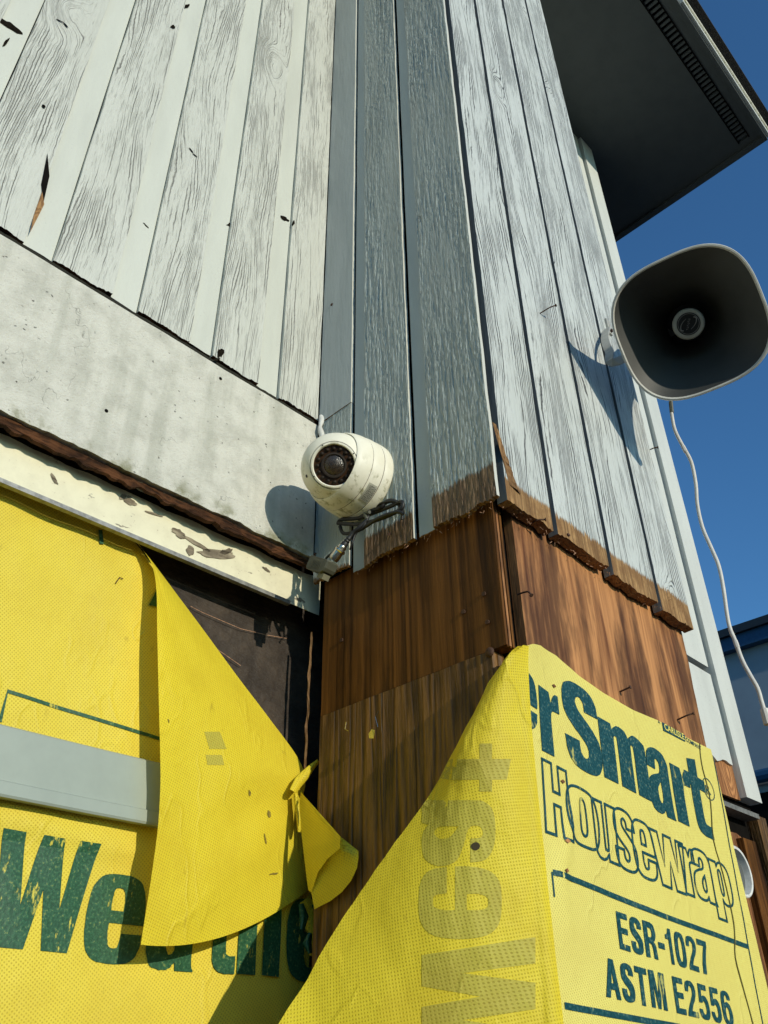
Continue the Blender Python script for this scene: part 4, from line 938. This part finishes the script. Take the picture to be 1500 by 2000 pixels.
# print on the front sheet: sheet axes turned 4.8 degrees clockwise
TH = R(4.8); OX, OZ = XL, 1.80
def toAB(x, z): dx, dz = x - OX, z - OZ; return dx * math.cos(TH) - dz * math.sin(TH), dx * math.sin(TH) + dz * math.cos(TH)
def fromAB(a, b_): return OX + a * math.cos(TH) + b_ * math.sin(TH), OZ - a * math.sin(TH) + b_ * math.cos(TH)
def onC(a, b_): x, z = fromAB(a, b_); return (x, yc(x, z) - 0.0008, z)
def onC2(a, b_): x, z = fromAB(a, b_); return (x, yc(x, z) - 0.0014, z)
def pC(px, py): q = at(px, py, 1, 0.5135); return toAB(q.x, q.z)
pr = Print()
for ch, L, Rr, T, B, off in (('e', (985, 1400), (1047, 1400), (1030, 1320), (1045, 1432), 0.05), ('r', (1052, 1400), (1090, 1360), (1048, 1337), (1070, 1473), 0.055), ('S', (1104, 1430), (1170, 1430), (1124, 1334), (1152, 1512), 0.06),
        ('m', (1174, 1460), (1268, 1520), (1200, 1416), (1240, 1548), 0.05), ('a', (1270, 1540), (1316, 1560), (1283, 1464), (1308, 1596), 0.055),
        ('r', (1316, 1540), (1350, 1540), (1313, 1490), (1340, 1610), 0.055), ('t', (1346, 1560), (1388, 1590), (1348, 1478), (1384, 1634), 0.055)):
    boxletter(pr, ch, L, Rr, T, B, pC, off)
pr.lay('lettering', onC, M['inkC'], hr, 0.012, toAB(XL + 0.004, 1.9) + (math.cos(TH), math.sin(TH)))
# outlined word: dark letter underneath, thinner cloth-coloured letter on top
ol = (('H', (1062, 1560), (1112, 1590), (1075, 1492), (1095, 1636)), ('o', (1108, 1600), (1168, 1600), (1132, 1540), (1145, 1655)), ('u', (1162, 1620), (1206, 1640), (1180, 1570), (1195, 1684)),
      ('s', (1203, 1640), (1241, 1640), (1220, 1584), (1228, 1700)), ('e', (1239, 1660), (1279, 1660), (1252, 1604), (1266, 1716)), ('w', (1277, 1670), (1341, 1690), (1300, 1632), (1320, 1738)),
      ('r', (1333, 1690), (1358, 1690), (1330, 1650), (1345, 1746)), ('a', (1356, 1710), (1393, 1715), (1368, 1661), (1382, 1760)), ('p', (1394, 1730), (1430, 1740), (1400, 1682), (1418, 1798)))
outer = Print(); inner = Print()
for ch, L, Rr, T, B in ol:
    l, r_, t, b_ = pC(*L), pC(*Rr), pC(*T), pC(*B); bx = (l[0], b_[1], r_[0], t[1])
    outer.add(*ring_geo(ch, bx, -0.0017, 0.0015))
cl = toAB(XL + 0.006, 1.85) + (math.cos(TH), math.sin(TH))
outer.lay('outline_lettering', onC, M['inkC'], hr, 0.012, cl)
flat_y = wrap_mat('pale_yellow_letter_fill', (0.76, 0.68, 0.16), 0.0, 0.0036, 0.22)
pr = Print()
def word(pr, s, bl, br, tl, off=0.02):
    v, f = text_geo(s, off); v = fit(v); a, b_, c_ = pC(*bl), pC(*br), pC(*tl); h = c_[1] - a[1]
    pr.add([(a[0] + (b_[0] - a[0]) * p[0], a[1] + (b_[1] - a[1]) * p[0] + h * p[1]) for p in v], f)
def word_thin(pr, t_, bl, br, tl):
    a, b_, c_ = pC(*bl), pC(*br), pC(*tl); h = c_[1] - a[1]
    tot = sum(0.62 if ch == ' ' else WID.get(ch, 1.0) + 0.17 for ch in t_) - 0.17; x = 0.0
    for ch in t_:
        if ch == ' ': x += 0.62; continue
        w_ = WID.get(ch, 1.0); x0, x1 = a[0] + (b_[0] - a[0]) * x / tot, a[0] + (b_[0] - a[0]) * (x + w_) / tot
        y0 = a[1] + (b_[1] - a[1]) * (x + w_ / 2) / tot
        pr.add(*glyph_geo('thin' + ch, (x0, y0, x1, y0 + h), 0.0, 0.0004)); x += w_ + 0.17
word_thin(pr, 'ESR-1027', (1212, 1853), (1390, 1906), (1203, 1779))
word_thin(pr, 'ASTM E2556', (1186, 1947), (1436, 2005), (1192, 1873))
pr.stroke([pC(1079, 1704), pC(1130, 1722), pC(1300, 1790), pC(1463, 1849)], 0.0058)
pr.stroke([pC(1104, 1964), pC(1200, 1982), pC(1330, 2006)], 0.0058)
pr.stroke([pC(1077, 1703), pC(1082, 1752)], 0.002)
pr.stroke([pC(1394, 1478), pC(1402, 1520), pC(1432, 1680), pC(1463, 1849), pC(1490, 1990), pC(1510, 2100)], 0.0022)
word(pr, 'COMPANY', (1340, 1448), (1371, 1466), (1341, 1441), 0.01)
word(pr, 'A', (1286, 1412), (1290, 1414), (1286, 1406), 0.01)
q0, q1, q2, q3 = pC(1293, 1410), pC(1337, 1436), pC(1338, 1449), pC(1296, 1427); pr.quad([q0, q1, q2, q3])
c0 = pC(1385, 1541); rr = abs(pC(1394, 1541)[0] - c0[0])
pr.stroke([(c0[0] + rr * math.cos(a * math.pi / 10), c0[1] + rr * math.sin(a * math.pi / 10)) for a in range(21)], 0.0014)
word(pr, 'R', (1382, 1551), (1390, 1553), (1381, 1534), 0.01)
pr.lay('lettering', onC, M['inkC'], hr)
pr = Print(); word(pr, 'CARLISLE', (1298, 1425), (1336, 1446), (1297, 1413), 0.015); pr.lay('letter_fill', onC2, flat_y, hr)
pts = [(1367, 1452), (1368, 1475), (1373, 1502), (1381, 1530), (1389, 1570), (1395, 1640), (1413, 1705), (1432, 1790), (1436, 1830), (1437, 1870), (1452, 1925), (1472, 2000), (1490, 2080)]
mb = MB(); mb.tube(smooth_pts([Vector(onC(*pC(*p))) for p in pts], 3), 0.0009, 5); mb.build('loose_thread', simple('olive_thread', (0.12, 0.11, 0.02), 0.7), hr)
mb = MB()
for p in ((1098, 1527), (1103, 1644), (1101, 1702), (1082, 1340)):
    a = pC(*p); w_ = 0.0045
    mesh_obj('tear', [onC2(a[0] - w_, a[1]), onC2(a[0], a[1] - w_ * .5), onC2(a[0] + w_, a[1] + w_ * .2), onC2(a[0], a[1] + w_ * .6)], [[0, 1, 2, 3]], M['plyC'], hr)
# loose side: hinged on the outer corner, swinging out from side B
edge = [((1015, 1266), .002), ((985, 1289), .005), ((955, 1330), .010), ((928, 1388), .016), ((880, 1475), .028), ((830, 1568), .047), ((765, 1660), .069), ((700, 1745), .092), ((642, 1838), .114), ((588, 1928), .136), ((535, 2012), .158), ((430, 2180), .20)]
vs = []; fs = []; uv = []; ns = 44
seg = []
for (a, b_) in zip(edge, edge[1:]):
    for q in range(6): seg.append((Vector(a[0]) + (Vector(b_[0]) - Vector(a[0])) * q / 6, a[1] + (b_[1] - a[1]) * q / 6))
seg.append((Vector(edge[-1][0]), edge[-1][1]))
zmax = topW[0].z
GR = []
for i, (p, fl_) in enumerate(seg):
    e = at(p.x, p.y, 0, XB + 0.012 - fl_); z0 = zmax - (zmax - 1.15) * (i / (len(seg) - 1)) ** 1.25
    h = Vector((XL + 0.003, yc(XL, z0) - 0.002, z0)); row = []
    for j in range(ns + 1):
        s = (j / ns) ** 1.5; q = h + (e - h) * s
        q.x += -0.042 * 4 * s * (1 - s) * min(1, i / 20) - 0.010 * math.sin(s * 3.1) * math.exp(-((i - 3) / 5.0) ** 2) + 0.005 * nz(s * 3, i * 0.1, 4) * min(1, s * 5) + 0.0015 * nz(s * 11 + i * .2, i * 0.35, 8) * min(1, s * 5)
        un = max(0.0, min(1.0, (q.y - h.y) / 0.013))
        q.x = min(q.x, h.x - (h.x - XB - 0.0142) * math.sqrt(1 - (1 - un) ** 2))
        row.append(q)
    GR.append(row)
    arc = 0.0
    for j, q in enumerate(row):
        if j: arc += math.hypot(q.x - row[j - 1].x, q.y - row[j - 1].y)
        vs.append(q); uv.append((arc * 0.92 + q.z * 0.38, q.z * 0.92 - arc * 0.38))
k = ns + 1
for i in range(len(seg) - 1):
    for j in range(ns): fs.append([i * k + j, (i + 1) * k + j, (i + 1) * k + j + 1, i * k + j + 1])
lf = mesh_obj('loose_flap', vs, fs, M['yellowF'], hr, smooth=True, uvs=uv)
# reversed print showing through the loose side: laid on the flap grid
def onF(s, t):
    i = max(0.0, min(len(GR) - 1.001, t)); j = max(0.0, min(ns - 0.001, s * ns)); a, b_ = int(i), int(j); u, v = i - a, j - b_
    q = GR[a][b_] * (1 - u) * (1 - v) + GR[a + 1][b_] * u * (1 - v) + GR[a][b_ + 1] * (1 - u) * v + GR[a + 1][b_ + 1] * u * v
    return q + Vector((-0.0004, -0.0003, 0))
PJ = [[None] * (ns + 1) for _ in GR]
def pix(q):
    d = q - Vector((0, 0, EYE)); c_ = _X * d.x + _Y * d.y + _Z * d.z; return Vector((CX + c_.x / -c_.z * F, CY - c_.y / -c_.z * F))
cand = [(pix(GR[i][j]), j / ns, float(i)) for i in range(len(GR)) for j in range(ns + 1)]
def flapST(px, py):
    Pp = Vector((px, py)); c0_ = min(cand, key=lambda c_: (c_[0] - Pp).length_squared); s_, t_ = c0_[1], c0_[2]
    for _ in range(5):
        f0 = pix(onF(s_, t_)); ds = (pix(onF(min(s_ + .02, 1), t_)) - pix(onF(max(s_ - .02, 0), t_))) / (min(s_ + .02, 1) - max(s_ - .02, 0)); dt = (pix(onF(s_, t_ + .5)) - pix(onF(s_, max(t_ - .5, 0)))) / (t_ + .5 - max(t_ - .5, 0))
        det = ds.x * dt.y - ds.y * dt.x; r_ = Pp - f0
        if abs(det) < 1e-6: break
        s_ = max(0, min(1, s_ + (r_.x * dt.y - r_.y * dt.x) / det)); t_ = max(0, min(len(GR) - 1.01, t_ + (ds.x * r_.y - ds.y * r_.x) / det))
    return s_, t_
gm = MB()
def ghost(ch, L, Rr, T, B, turn, off):
    v, f = glyph_geo(ch, (0, 0, 1, 1), 0.0, 0.0)
    bm = bmesh.new(); bv = [bm.verts.new((p[0], p[1], 0)) for p in v]
    for q in f:
        try: bm.faces.new([bv[i] for i in q])
        except ValueError: pass
    for no in ((1, 0, 0), (0, 1, 0)):
        for kk in range(1, 8): bmesh.ops.bisect_plane(bm, geom=bm.verts[:] + bm.edges[:] + bm.faces[:], plane_co=(kk / 8,) * 3, plane_no=no)
    bmesh.ops.triangulate(bm, faces=bm.faces[:]); bm.verts.index_update()
    V = []
    for q in bm.verts:
        x, y = q.co.y, q.co.x                             # seen from the back and turned a quarter
        V.append(onF(*flapST(L + (Rr - L) * x, B + (T - B) * y)))
    gm.add(V, [[q.index for q in f.verts] for f in bm.faces]); bm.free()
ghost('W', 824, 1046, 1830, 2065, 0, 0); ghost('e', 818, 980, 1692, 1834, 0, 0); ghost('a', 824, 968, 1556, 1690, 0, 0); ghost('t', 845, 998, 1452, 1546, 0, 0)
mesh_obj('print_ghost', gm.v, gm.f, M['ghost'], lf, uvs=[(q.y * 0.92 + q.z * 0.38, q.z * 0.92 - q.y * 0.38) for q in gm.v])
mb = MB()
for (px, py, r_) in ((929, 1653, 9), (668, 1764, 5)):
    v = [onF(*flapST(px + r_ * math.cos(a), py + r_ * (0.9 + 0.4 * nz(a, px, 0)) * math.sin(a))) + Vector((-0.0006, -0.0004, 0)) for a in [k * math.pi / 5 for k in range(10)]]
    mesh_obj('tear', v, [list(range(10))], M['darktear'], lf)
# scrap of wrap still held by a staple on side B
sc = at(725, 1434, 0, XB + 0.004); st = thing('wrap_scrap', sc, 'tiny scrap of yellow wrap stuck on the rough dark plywood', 'scrap')
a = [at(p[0], p[1], 0, x_) for p, x_ in (((721, 1442), XB + 0.014), ((730, 1442), XB + 0.008), ((732, 1426), XB + 0.004), ((726, 1424), XB + 0.003), ((720, 1433), XB + 0.010))]
mesh_obj('scrap_cloth', a, [[0, 1, 2, 3, 4]], M['yellowC'], st, uvs=[(q.y, q.z) for q in a])

# ================================================================== SECURITY CAMERA
bc = at(712, 946, 0, XB); sc_ = thing('security_camera', bc, 'cream dome security camera with dirty lens on the grey corner boards', 'security camera')
AX = Vector((-1, 0, 0)); ctr = bc + AX * 0.059
RB = 0.0530
auto_smooth(MB().lathe([(0.058, -0.002), (0.0625, 0.0), (0.0640, 0.003), (0.0643, 0.010), (0.0640, 0.0175), (0.0625, 0.019)], bc, AX, 72).build('base_ring', M['cream'], sc_), 50)
auto_smooth(MB().lathe([(0.0615, 0.0185), (0.0634, 0.0198), (0.0632, 0.030), (0.0622, 0.038), (0.0606, 0.0405)], bc, AX, 72).build('housing_ring', M['cream'], sc_), 50)
auto_smooth(MB().lathe([(0.0600, 0.0402), (0.0616, 0.0415), (0.0606, 0.050), (0.0585, 0.059), (0.0560, 0.0655), (0.0542, 0.0672), (0.0532, 0.0660), (0.0528, 0.060)], bc, AX, 72).build('collar', M['cream'], sc_), 50)
MB().lathe([(0.0624, 0.0184), (0.0633, 0.0188), (0.0633, 0.0194), (0.0624, 0.0198)], bc, AX, 48).build('seam', M['rust'], sc_)
MB().lathe([(0.0602, 0.0402), (0.0614, 0.0406), (0.0614, 0.0411), (0.0602, 0.0415)], bc, AX, 48).build('seam', M['rust'], sc_)
fd = (Vector((0, 0, EYE)) - ctr).normalized(); fd = (fd + Vector((-0.10, 0.02, 0.10))).normalized()
hc = 0.0385                                                        # flat face of the ball
prof = [(RB * math.sin(a), RB * math.cos(a)) for a in [math.acos(hc / RB) + (math.pi * 0.93 - math.acos(hc / RB)) * k / 26 for k in range(27)]]
rf = prof[0][0]
ball = auto_smooth(MB().lathe([(rf - 0.0012, hc + 0.0004)] + prof, ctr, fd, 72).build('eyeball', M['cream'], sc_), 50)
plate = auto_smooth(MB().lathe([(rf - 0.0022, hc - 0.002), (rf - 0.0022, hc + 0.0016), (rf - 0.003, hc + 0.0022), (0.0312, hc + 0.0022), (0.0300, hc + 0.0008), (0.0300, hc - 0.004)], ctr, fd, 64).build('faceplate', M['cream'], sc_), 40)
MB().lathe([(0.0302, hc - 0.0020), (0.001, hc - 0.0020)], ctr, fd, 48, cap1=True).build('lens_window', M['lens'], sc_)
lr = auto_smooth(MB().lathe([(0.0185, hc - 0.002), (0.0185, hc + 0.0014), (0.0160, hc + 0.0016), (0.0150, hc - 0.0002)], ctr, fd, 40).build('lens_ring', simple('lens_barrel', (0.035, 0.026, 0.020), 0.55, spec=0.3), sc_), 40)
MB().lathe([(0.0151, hc - 0.0004), (0.011, hc + 0.0016), (0.006, hc + 0.0028), (0.0006, hc + 0.0032)], ctr, fd, 32, cap1=True).build('lens_glass', simple('dirty_lens_glass', (0.05, 0.032, 0.018), 0.18, 0, 0.7, 350, 0.5, 0.8), lr, True)
u = Vector((0, 0, 1)); u = (u - fd * u.dot(fd)).normalized(); w = fd.cross(u)
for k in range(16):
    a = 2 * math.pi * k / 16; q = ctr + fd * (hc - 0.0016) + (u * math.cos(a) + w * math.sin(a)) * 0.0245
    MB().lathe([(0.0032, 0), (0.0028, 0.0012), (0.0016, 0.0022), (0.0003, 0.0026)], q, fd, 10, cap1=True).build('infrared_led', simple('led', (0.030, 0.020, 0.013), 0.55, 0, 0.7, 300, 0.3, 0.2) if k == 0 else bpy.data.materials['led'], sc_, True)
for a in (0.15, 1.72, 3.29, 4.86):
    q = ctr + fd * (hc + 0.0021) + (u * math.cos(a + .35) + w * math.sin(a + .35)) * 0.0331
    MB().tube([q, q + fd * 0.0005], 0.0010, 8).build('screw', M['black'], sc_)
for (px, py) in ((599, 930), (699, 890)):
    d = None
    P0 = Vector((0, 0, EYE)); r_ = (at(px, py, 0, 0.6) - P0).normalized(); oc = P0 - ctr; bq = oc.dot(r_); disc = bq * bq - (oc.length_squared - RB * RB)
    if disc > 0:
        q = P0 + r_ * (-bq - math.sqrt(disc)); nn = (q - ctr).normalized()
        MB().tube([q - nn * 0.0003, q + nn * 0.0005], 0.0024, 10).build('screw', M['black'], sc_)
# grime ring of algae under the eyeball, and the printed label on the base
def on_base(ang, h, r_):    # angle measured from straight down towards the street
    return bc + AX * h + Vector((0, -math.sin(ang), -math.cos(ang))) * r_
v = []; f = []
for i in range(9):
    for j in range(5): v.append(on_base(0.42 + 0.46 * i / 8, 0.0205 + 0.0165 * j / 4, 0.0640 - 0.0012 * (j / 4) ** 2))
for i in range(8):
    for j in range(4): f.append([i * 5 + j, (i + 1) * 5 + j, (i + 1) * 5 + j + 1, i * 5 + j + 1])
lb = mesh_obj('label_sticker', v, f, M['label'], sc_, smooth=True)
mb = MB(); rnd = random.Random(2)
for row in range(6):
    h0 = 0.0222 + row * 0.0023; t_ = 0.45
    while t_ < 0.82:
        L = rnd.uniform(0.015, 0.05) if row != 5 else 0.02
        mb.add([on_base(t_, h0, 0.0644), on_base(t_ + L, h0, 0.0644), on_base(t_ + L, h0 + 0.0011, 0.0643), on_base(t_, h0 + 0.0011, 0.0643)], [[0, 1, 2, 3]]); t_ += L + rnd.uniform(0.008, 0.03)
mb.build('label_print', M['inkgrey'], lb)
# looped black cable
xk = XB - 0.022
def cb(pts, r_, name, mat, n=6): return auto_smooth(MB().tube(smooth_pts(pts, n), r_, 8).build(name, mat, sc_), 80)
P_ = lambda px, py, dx=0.0: at(px, py, 0, xk + dx)
cb([P_(660, 1022), P_(700, 1024, -.004), P_(735, 1016, -.006), P_(768, 1003, -.002), P_(785, 992), P_(784, 980), P_(765, 988, .004), P_(735, 1000, .004), P_(700, 1012, .003), P_(668, 1015, .002), P_(660, 1022)], 0.0030, 'cable', M['black'])
cb([P_(664, 1028), P_(672, 1042), P_(700, 1036, -.006), P_(740, 1012, -.008), P_(775, 1000, -.004), P_(788, 1004)], 0.0028, 'cable', M['black'])
cb([P_(700, 1014, .008), P_(722, 1000, .003), P_(742, 992), P_(752, 982, .002), P_(765, 978, .004), P_(780, 985, .006), P_(786, 1002, .006)], 0.0034, 'cable', M['black'])
cb([P_(735, 993), P_(742, 984, -.004), P_(755, 980, -.004), P_(772, 980), P_(784, 992, .006), P_(785, 1015, .008)], 0.0016, 'cable', M['black'])
cb([P_(715, 1020), P_(716, 1012, -.008), P_(712, 1004, -.004), P_(722, 1000, -.006)], 0.0026, 'cable', M['adapter'])
cb([P_(720, 1008, -.006), P_(710, 1028, -.010), P_(695, 1042, -.012), P_(688, 1060, -.014), P_(684, 1074, -.012)], 0.0017, 'cable', M['black'])
c1 = cb([P_(716, 1016, -.008), P_(702, 1030, -.013), P_(690, 1040, -.016), P_(683, 1050, -.018)], 0.0030, 'cable', M['black'])
d0, d1 = P_(684, 1048, -.018), P_(650, 1094, -.026)
ax = (d1 - d0); L = ax.length
auto_smooth(MB().lathe([(0.003, 0), (0.0042, 0.004), (0.0036, 0.006), (0.0046, 0.008), (0.0038, 0.010), (0.005, 0.012), (0.0054, L * 0.42)], d0, ax, 20, cap0=True).build('strain_relief', M['black'], sc_), 30)
auto_smooth(MB().lathe([(0.0058, L * 0.40), (0.0066, L * 0.44), (0.0066, L * 0.52), (0.0085, L * 0.56), (0.0088, L * 0.62), (0.0074, L * 0.66), (0.0076, L * 0.92), (0.0066, L)], d0, ax, 24, cap0=True, cap1=True).build('plug_connector', M['chrome'], sc_), 30)

# grey adapter box hanging on the connector
ac = P_(628, 1106, -.028); ad = thing('cable_adapter', ac, 'olive grey ribbed adapter box hanging below the camera connector', 'adapter')
ex = (P_(655, 1108, -.028) - P_(600, 1092, -.028)); ex.normalize()
ez0 = (P_(610, 1084, -.028) - P_(595, 1108, -.028)).normalized(); ez = (ez0 - ex * ez0.dot(ex)).normalized(); ey = ez.cross(ex)
if ey.dot(Vector((0, 0, EYE)) - ac) > 0: ey = -ey            # ey points away from the viewer's side
Wb, Hb, Tb = 0.046, 0.021, 0.020
def lb_(x, y, z): return ac + ex * x + ey * y + ez * z
mb = MB()
ol_ = [(-Wb / 2, -Hb / 2 + .003), (-Wb / 2 + .003, -Hb / 2), (Wb / 2 - .007, -Hb / 2), (Wb / 2 - .002, -Hb / 2 + .004), (Wb / 2, -Hb / 2 + .009), (Wb / 2, Hb / 2 - .002), (Wb / 2 - .002, Hb / 2), (-Wb / 2 + .002, Hb / 2), (-Wb / 2, Hb / 2 - .002)]
n = len(ol_)
for y0, y1, sc0, sc1 in ((-Tb / 2, -Tb / 2 + .0015, .95, 1.0), (-Tb / 2 + .0015, Tb / 2, 1.0, 1.0)):
    vs = [lb_(p[0] * sc0, y0, p[1] * sc0) for p in ol_] + [lb_(p[0] * sc1, y1, p[1] * sc1) for p in ol_]
    fs = [[i, (i + 1) % n, n + (i + 1) % n, n + i] for i in range(n)]
    if y0 == -Tb / 2: fs.append(list(range(n))[::-1])
    else: fs.append([n + i for i in range(n)])
    mb.add(vs, fs)
mb.build('adapter_body', M['adapter'], ad)
for k in range(7):
    x = -0.009 + 0.0034 * k; mb = MB(); vs = []
    for (xx_, yy_, z_) in ((-.0008, 0.0002, -.006), (.0008, 0.0002, -.006), (.0008, 0.0002, .007), (-.0008, 0.0002, .007), (-.0005, -.0008, -.0055), (.0005, -.0008, -.0055), (.0005, -.0008, .0065), (-.0005, -.0008, .0065)): vs.append(lb_(x + xx_ + z_ * 0.12, -Tb / 2 + yy_, z_))
    mb.add(vs, [[4, 5, 6, 7], [0, 1, 5, 4], [1, 2, 6, 5], [2, 3, 7, 6], [3, 0, 4, 7]]); mb.build('rib', M['adapter'], ad)
vs = [lb_(x, y, z) for x in (0.008, 0.021) for y in (-0.006, 0.006) for z in (-Hb / 2 - 0.007, -Hb / 2 + 0.001)]
mesh_obj('socket', vs, [[0, 1, 3, 2], [4, 6, 7, 5], [0, 4, 5, 1], [2, 3, 7, 6], [0, 2, 6, 4]], simple('pale_socket', (0.20, 0.19, 0.12), 0.5), ad)
auto_smooth(MB().tube(smooth_pts([lb_(-0.004, 0.004, Hb / 2), lb_(0.0, 0.004, Hb / 2 + .007), lb_(0.009, 0.004, Hb / 2 + .014), lb_(0.017, 0.002, Hb / 2 + .014)], 5), 0.0018, 8).build('adapter_lead', M['adapter'], ad), 80)

# ================================================================== HORN LOUDSPEAKER
KH = 0.00086
def raydir(px, py):
    r = Vector((px - CX, -(py - CY), -F)); return Vector((_X.dot(r), _Y.dot(r), _Z.dot(r)))
P = Vector((0, 0, EYE)) + raydir(1347, 633) * KH
hn = thing('horn_loudspeaker', P, 'beige square-mouthed horn loudspeaker bracketed high on the white boards against blue sky', 'loudspeaker')
axh = (Vector((0, 0, EYE)) - P).normalized(); axh = (axh + Vector((0.03, -0.02, 0.0))).normalized()      # from throat to mouth
uph = Vector((-0.012, 0.8286, -0.56)); upw = Vector((_X.y, _Y.y, _Z.y)); rtw = Vector((_X.x, _Y.x, _Z.x))
ang = R(22); up2 = (upw * math.cos(ang) - rtw * math.sin(ang))
def sq(a, q0):
    n_ = q0; return (abs(math.cos(a)) ** n_ + abs(math.sin(a)) ** n_) ** (-1.0 / n_)
def shp(t0, t1):
    def g(a, t):
        t = t0 + (t1 - t0) * t; n_ = 2.0 + 0.9 * max(0.0, 1 - t) ** 0.8; return sq(a, n_)
    return g
RM = 0.117
def hr_(t): return 0.036 + (RM - 0.036) * (1 - t) ** 1.75          # t: 0 mouth, 1 throat
D = 0.17
inner_ = [(hr_(k / 24) - 0.0022, -0.002 - D * k / 24) for k in range(25)]
outer_ = [(hr_(k / 24) + 0.0012, -0.002 - D * k / 24) for k in range(25)]
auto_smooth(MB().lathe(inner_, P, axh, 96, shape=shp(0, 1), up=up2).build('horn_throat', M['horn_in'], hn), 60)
auto_smooth(MB().lathe(outer_, P, axh, 96, shape=shp(0, 1), up=up2).build('horn_bell', M['horn'], hn), 60)
auto_smooth(MB().lathe([(RM - 0.0035, -0.010), (RM - 0.0030, 0.0), (RM - 0.0012, 0.0026), (RM + 0.0012, 0.0022), (RM + 0.0022, -0.001), (RM + 0.0020, -0.007), (RM + 0.001, -0.012)], P, axh, 96, shape=lambda a, t: sq(a, 2.9), up=up2).build('rim', M['rim'], hn), 60)
dk = [(0.036, -D), (0.052, -D - 0.004), (0.056, -D - 0.02), (0.056, -D - 0.07), (0.050, -D - 0.082), (0.02, -D - 0.086)]
auto_smooth(MB().lathe(dk, P, axh, 40, cap1=True).build('driver_housing', M['horn'], hn), 40)
MB().lathe([(0.0365, -D + 0.002), (0.001, -D + 0.002)], P, axh, 32, cap1=True).build('throat_mesh', M['black'], hn)
pc_ = P - axh * 0.060
plug = auto_smooth(MB().lathe([(0.020, -0.105), (0.0225, -0.04), (0.0262, -0.008), (0.0270, -0.003), (0.0262, 0.0), (0.0245, 0.0012), (0.021, 0.0016), (0.0008, 0.0018)], pc_, axh, 48, cap1=True).build('center_plug', M['horn'], hn), 40)
e0 = pc_ + axh * 0.0022
MB().lathe([(0.0196, 0.0), (0.0005, 0.0)], e0, axh, 40, cap1=True).build('emblem', M['emblem'], plug)
mb = MB(); ue = (upw - axh * axh.dot(upw)).normalized(); we = axh.cross(ue)
mb.lathe([(0.0178, 0.0003), (0.0171, 0.0003)], e0, axh, 48)
def e2(x, y): return e0 + axh * 0.0005 + we * x + ue * y
for s_ in (1, -1):
    pts = [(-0.008 * s_ , 0.0115 * s_), (-0.0122 * s_, 0.010 * s_), (-0.0125 * s_, 0.003 * s_), (-0.009 * s_, -0.004 * s_), (-0.004 * s_, -0.009 * s_)]
    mb.tube([e2(*p) for p in smooth_pts([(p[0], p[1], 0) for p in pts], 4) for p in ((p.x, p.y),)], [0.0012 * (1 - 0.045 * k) for k in range(17)], 5)
for k in range(6):
    x = -0.001 + 0.0006 * k; y = 0.0085 - 0.0034 * k
    mb.tube([e2(x - 0.0016, y), e2(x + 0.0016, y - 0.0004)], 0.00035, 4); mb.tube([e2(x - 0.0014 * (-1) ** k, y), e2(x - 0.0012 * (-1) ** k, y - 0.0018)], 0.00035, 4)
mb.build('emblem_print', M['emline'], plug)
# bracket: bent strap from the wall to the driver
w0 = at(1187, 640, 1, YC)
pts = [w0 + Vector((0, 0.001, 0)), at(1183, 650, 1, .488), at(1182, 664, 1, .478), at(1190, 686, 1, .468), at(1206, 706, 1, .458), P - axh * 0.2]
pts = smooth_pts(pts, 5); vs = []; fs = []
for i, p in enumerate(pts):
    t = (pts[min(i + 1, len(pts) - 1)] - pts[max(i - 1, 0)]).normalized(); n1 = Vector((0.9, 0.2, 0.45)); n1 = (n1 - t * n1.dot(t)).normalized(); n2 = t.cross(n1)
    for (a, b_) in ((-1, -1), (1, -1), (1, 1), (-1, 1)): vs.append(p + n1 * 0.0022 * a + n2 * 0.0075 * b_)
for i in range(len(pts) - 1):
    for j in range(4): fs.append([i * 4 + j, i * 4 + (j + 1) % 4, (i + 1) * 4 + (j + 1) % 4, (i + 1) * 4 + j])
fs += [[0, 1, 2, 3], [len(vs) - 4 + j for j in range(4)]]
br = mesh_obj('bracket', vs, fs, M['horn'], hn)
MB().box((w0.x - 0.007, YC - 0.004, w0.z - 0.02), (w0.x + 0.007, YC - 0.0005, w0.z + 0.02)).build('wall_plate', M['horn'], br)
for dz in (-0.012,): MB().tube([w0 + Vector((0.001, -0.004, dz)), w0 + Vector((0.001, -0.008, dz))], 0.004, 6).build('bolt', M['rust'], br)

# hanging cable
hcab = thing('hanging_cable', at(1310, 785, 0, 1.29), 'thin white cable dangling from the horn, ending in a small plug', 'cable')
pts = [(1318, 740), (1310, 785), (1313, 815), (1319, 842), (1334, 872), (1350, 902), (1359, 945), (1362, 985), (1372, 1030), (1390, 1072), (1404, 1106), (1413, 1150), (1420, 1200), (1426, 1228), (1436, 1252), (1450, 1290), (1466, 1320), (1480, 1345), (1488, 1372), (1497, 1400)]
wp = [at(p[0], p[1], 0, 1.29 + 0.003 * nz(i, 0, 0)) for i, p in enumerate(pts)]
auto_smooth(MB().tube(smooth_pts(wp, 4), 0.0034, 8).build('cable_sheath', M['wire'], hcab), 80)
MB().tube([wp[1], wp[1].lerp(wp[2], .7)], 0.0042, 8).build('cable_tape', M['adapter'], hcab)
for a, b_ in ((14, 15), (4, 5)): MB().tube([wp[a], wp[a] + (wp[b_] - wp[a]) * 0.35], 0.0039, 8).build('cable_joint', M['wire'], hcab)
MB().tube([wp[-1] + Vector((0, 0, 0.012)), wp[-1] + Vector((0, 0, -0.012))], [0.0065, 0.007], 10).build('cable_plug', M['wire'], hcab)
